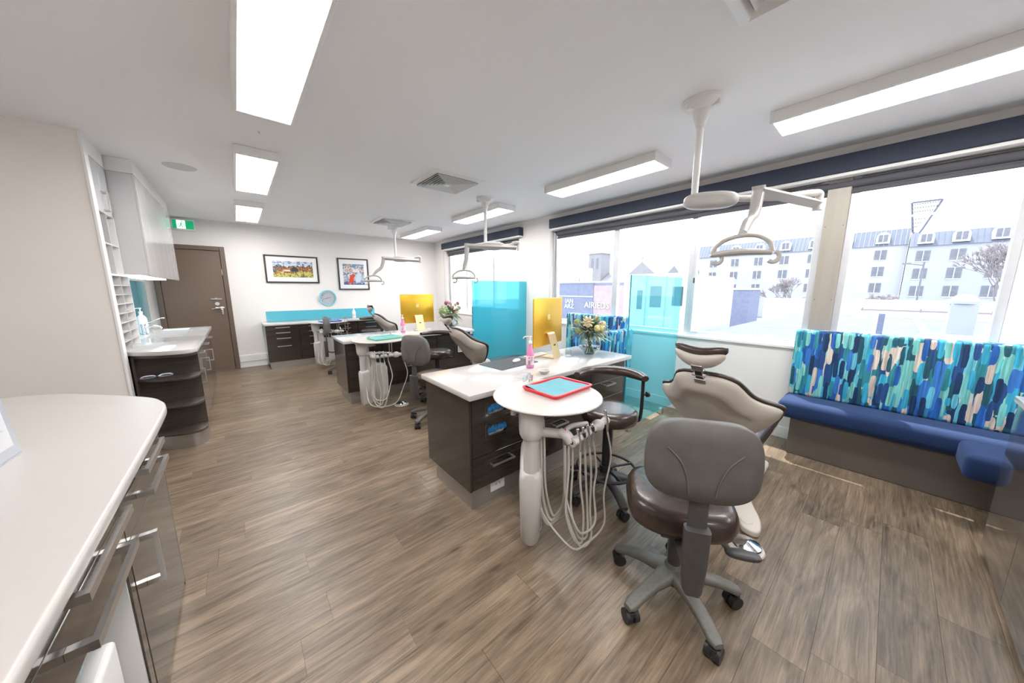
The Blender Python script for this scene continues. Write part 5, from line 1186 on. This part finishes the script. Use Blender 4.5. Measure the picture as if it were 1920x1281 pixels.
part('gable_front', G().add([(-1, -7.5, 0), (-1, -1.5, 0), (-1, -1.5, 8), (-1, -4.5, 10.6), (-1, -7.5, 8), (3, -7.5, 0), (3, -1.5, 0), (3, -1.5, 8), (3, -4.5, 10.6), (3, -7.5, 8)], [(0, 4, 3, 2, 1), (5, 6, 7, 8, 9), (0, 1, 6, 5), (1, 2, 7, 6), (2, 3, 8, 7), (3, 4, 9, 8), (4, 0, 5, 9)]), OSTONE, t)
part('round_window', G().cyl((-1.08, -4.5, 7.4), (-1.0, -4.5, 7.4), .7, n=18), OWIN, t); part('cross', G().box(-.8, -.7, -4.56, -4.44, 10.6, 11.8).box(-.8, -.7, -4.9, -4.1, 11.2, 11.32), OSTONE, t)
# graffiti building
t = thing('brick_shed', 'low dark and pink wall with white graffiti seen through the left pane', 'building', (20, 14.5, -4))
part('dark_wall', G().box(0, 5, -.2, 3.2, 0, 5.95), ODW, t); part('brick_wall', G().box(.05, 5, -2.6, -.2, 0, 5.75), OBRK, t); part('coping', G().box(-.1, .2, -2.6, 3.2, 5.95, 6.05), OTRIM, t); part('band', G().box(-.04, 0, -.2, 3.2, 4.9, 4.97), OTRIM, t)
GM = Matrix.Rotation(R(-90), 4, 'Z') @ RX
for s_, y, z in (('AIRIEDS', -.55, 4.3), ('IAN', 2.0, 4.55), ('ARZ', 2.0, 4.15)): text('graffiti', s_, .62 if y < 0 else .5, OTRIM, t, Matrix.Translation((-.03, y, z)) @ GM, ext=.01)
for i in range(2):
    for j in range(1): 
        t = thing('air_conditioner', 'white twin-fan air conditioner unit on the shed roof, %s' % ('left' if i else 'right'), 'air conditioner', (21.5, 16.1+.95*i, 2.0), 0, 'roof air conditioners')
        part('casing', G().box(-.3, .3, -.4, .4, .005, 1.1, .03, 1), OTRIM, t)
        for z in (.3, .8): part('fan_grille', G().cyl((-.32, 0, z), (-.3, 0, z), .2, n=16), OWS, t)
# white building with teal windows
t = thing('white_building', 'white rendered building with dark narrow windows seen through the cyan screen', 'building', (12, 5.8, -4))
part('wall', G().box(0, 5, -1.14, 1.3, 0, 6.0), OTRIM, t); part('parapet', G().box(-.05, .3, -1.16, 1.32, 6.0, 6.06), OTRIM, t)
for a, b, c_, d_ in ((.50, .70, .72, 1.45), (-.24, .18, .82, 1.60), (-1.0, -.64, .90, 1.58)): part('window', G().box(-.03, .02, a, b, c_+4, d_+4), OTEAL, t)
for y in (-.42, .33): part('downpipe', G().cyl((-.06, y, 3.8), (-.06, y, 6), .022, n=8), OWS, t)
part('lean_to_roof', G().add([(-3, -2.6, 2.8), (0, -2.6, 3.7), (0, 1.3, 4.2), (-3, 1.3, 3.6), (-3, -2.6, 2.6), (0, -2.6, 2.6), (0, 1.3, 2.6), (-3, 1.3, 2.6)], [(0, 1, 2, 3), (4, 7, 6, 5), (0, 4, 5, 1), (1, 5, 6, 2), (2, 6, 7, 3), (3, 7, 4, 0)]), OTRIM, t)
# neighbouring flat roof, its parapet with bird spikes
t = thing('flat_roof', 'neighbouring dark flat roof with white edges just below the windows', 'roof', (14, -3, -4))
part('roof_deck', G().box(-7.5, 8, -9, 6.4, 0, 4.25), ODK, t); part('edge_capping', G().box(-7.6, -7.4, -9, 6.4, 4.25, 4.36).box(7.9, 8.1, -9, 6.4, 4.25, 4.5).box(-7.4, 7.9, 2.2, 2.35, 4.25, 4.33), OTRIM, t)
part('roof_vent', G().box(-5.6, -5.0, 1.9, 2.5, 4.25, 4.75, .04, 1), OTRIM, t)
t = thing('parapet', 'brick parapet outside the windows topped with thin bird spikes', 'parapet', (5.05, 2, -4))
part('brickwork', G().box(-.12, .12, -8, 6.5, 0, 4.80), mat('parapet_brick', (.34, .20, .19), .8, nz=.15, nscale=6), t)
g = G()
for i in range(240): y = -5+i*.045; g.tube([(0, y, 4.80), (.012*((i % 3)-1), y, 4.885)], .0022, 4, spline=False)
o = part('bird_spikes', g, OTRIM, t); o['kind'] = 'stuff'
t = thing('chimney', 'tall grey square chimney with rounded cap outside the right pane', 'chimney', (12, -1.02, .26))
part('shaft', G().box(-.17, .17, -.19, .17, 0, .92, .01, 1), OWS, t); part('cap', G().lathe([(.22, .92), (.22, .98), (.12, 1.10), (0, 1.14)], 24), OWS, t)
t = thing('vent_stack', 'slim white and dark vent stack on the neighbouring roof', 'vent', (12.5, .15, .26))
part('stack', G().box(-.08, .08, -.09, .02, 0, .62), ODW, t); part('casing', G().box(-.08, .08, .02, .10, 0, .64), OTRIM, t)
t = thing('garden_wall', 'long low white wall behind the flat roof', 'wall', (34, -2, -4)); part('wall_body', G().box(0, .4, -18, 9, 0, 4.6), OTRIM, t); part('wall_cap', G().box(-.1, .5, -18, 9, 4.6, 4.75), OTRIM, t)
t = thing('slatted_fence', 'dark horizontal slat fence on the low wall', 'fence', (30, -.8, -.95), 0)
for i in range(8): part('slat', G().box(0, .06, -2.8, 2.0, .0+.16*i, .09+.16*i), mat('fence_brown', (.28, .24, .25), .8), t)
for y in (-2.75, -.4, 1.9): part('post', G().box(.06, .12, y, y+.08, -.05, 1.3), MT['fence_brown'], t)
t = thing('advertising_wall', 'pale blue-grey block beyond the flat roof, left of the window post', 'wall', (40, 12.5, -4)); part('block', G().box(0, 4, -3.0, 3.6, 0, 5.4), ODW, t); part('block_edge', G().box(-.1, 4, -3.1, 3.7, 5.4, 5.6), OTRIM, t)
# bare trees
def tree(x, y, z, H, seed, label, spread=.55, depth=6, r0=.16):
    rnd = random.Random(seed); t = thing('bare_tree', label, 'tree', (x, y, z), 0, 'bare winter trees outside'); tr = G(); br = G()
    def grow(p, d, L, r_, dep):
        q = p+d*L; (tr if dep >= depth-1 else br).tube([p, (p+q)/2+Vector((rnd.uniform(-.04, .04), rnd.uniform(-.04, .04), 0))*L, q], [r_, r_*.85, r_*.7], 5, 2)
        if dep == 0: return
        for i in range(3 if dep > 1 else 4):
            nd = (d+Vector((rnd.uniform(-1, 1), rnd.uniform(-1, 1), rnd.uniform(-.3, .7)))*spread).normalized(); grow(q, nd, L*rnd.uniform(.66, .86), max(.02, r_*.6), dep-1)
    grow(Vector((0, 0, 0)), Vector((0, 0, 1)), H*.26, r0, depth)
    part('trunk', tr, OBARK, t, ang=3); o = part('twigs', br, OBARK, t, ang=3); o['kind'] = 'stuff'
tree(46, -5.0, -4, 9.5, 1, 'large bare tree in front of the shaded apartment wing', .6, 7)
tree(52, 1.2, -4, 5.6, 2, 'low bushy bare tree right of the window post', .8, 6, .1)
tree(60, 22, -4, 8.0, 4, 'bare tree in front of the dark block, left of the window post')
tree(55, 9.0, -4, 7.0, 6, 'small bare tree just left of the window post')
t = thing('conifer', 'tall dark conifer top beside the white building', 'tree', (72, 26.5, -4)); part('trunk', G().cyl((0, 0, 0), (0, 0, 9), .25, .08, n=10), OBARK, t); g = G(); rnd = random.Random(9)
for i in range(160):
    k = (i/160)**.8; z = 3.5+6*k; a = rnd.uniform(0, 2*PI); L = (1-k)*2.0+.25; g.tube([(0, 0, z), (L*math.cos(a)*.6, L*math.sin(a)*.6, z+.05), (L*math.cos(a), L*math.sin(a), z-.2)], [.06, .16, .02], 5, 2)
o = part('needles', g, mat('conifer_green', (.16, .2, .2), .8), t, ang=3); o['kind'] = 'stuff'
t = thing('street_lamp', 'thin dark street lamp post before the apartment wing', 'lamp post', (45, -1.4, -4)); part('post', G().cyl((0, 0, 0), (0, 0, 7.8), .06, n=8), OWIN, t); part('lamp_arm', G().cyl((0, 0, 7.5), (0, 1.0, 7.7), .04, n=8).box(-.1, .1, .7, 1.2, 7.62, 7.75), OWIN, t)
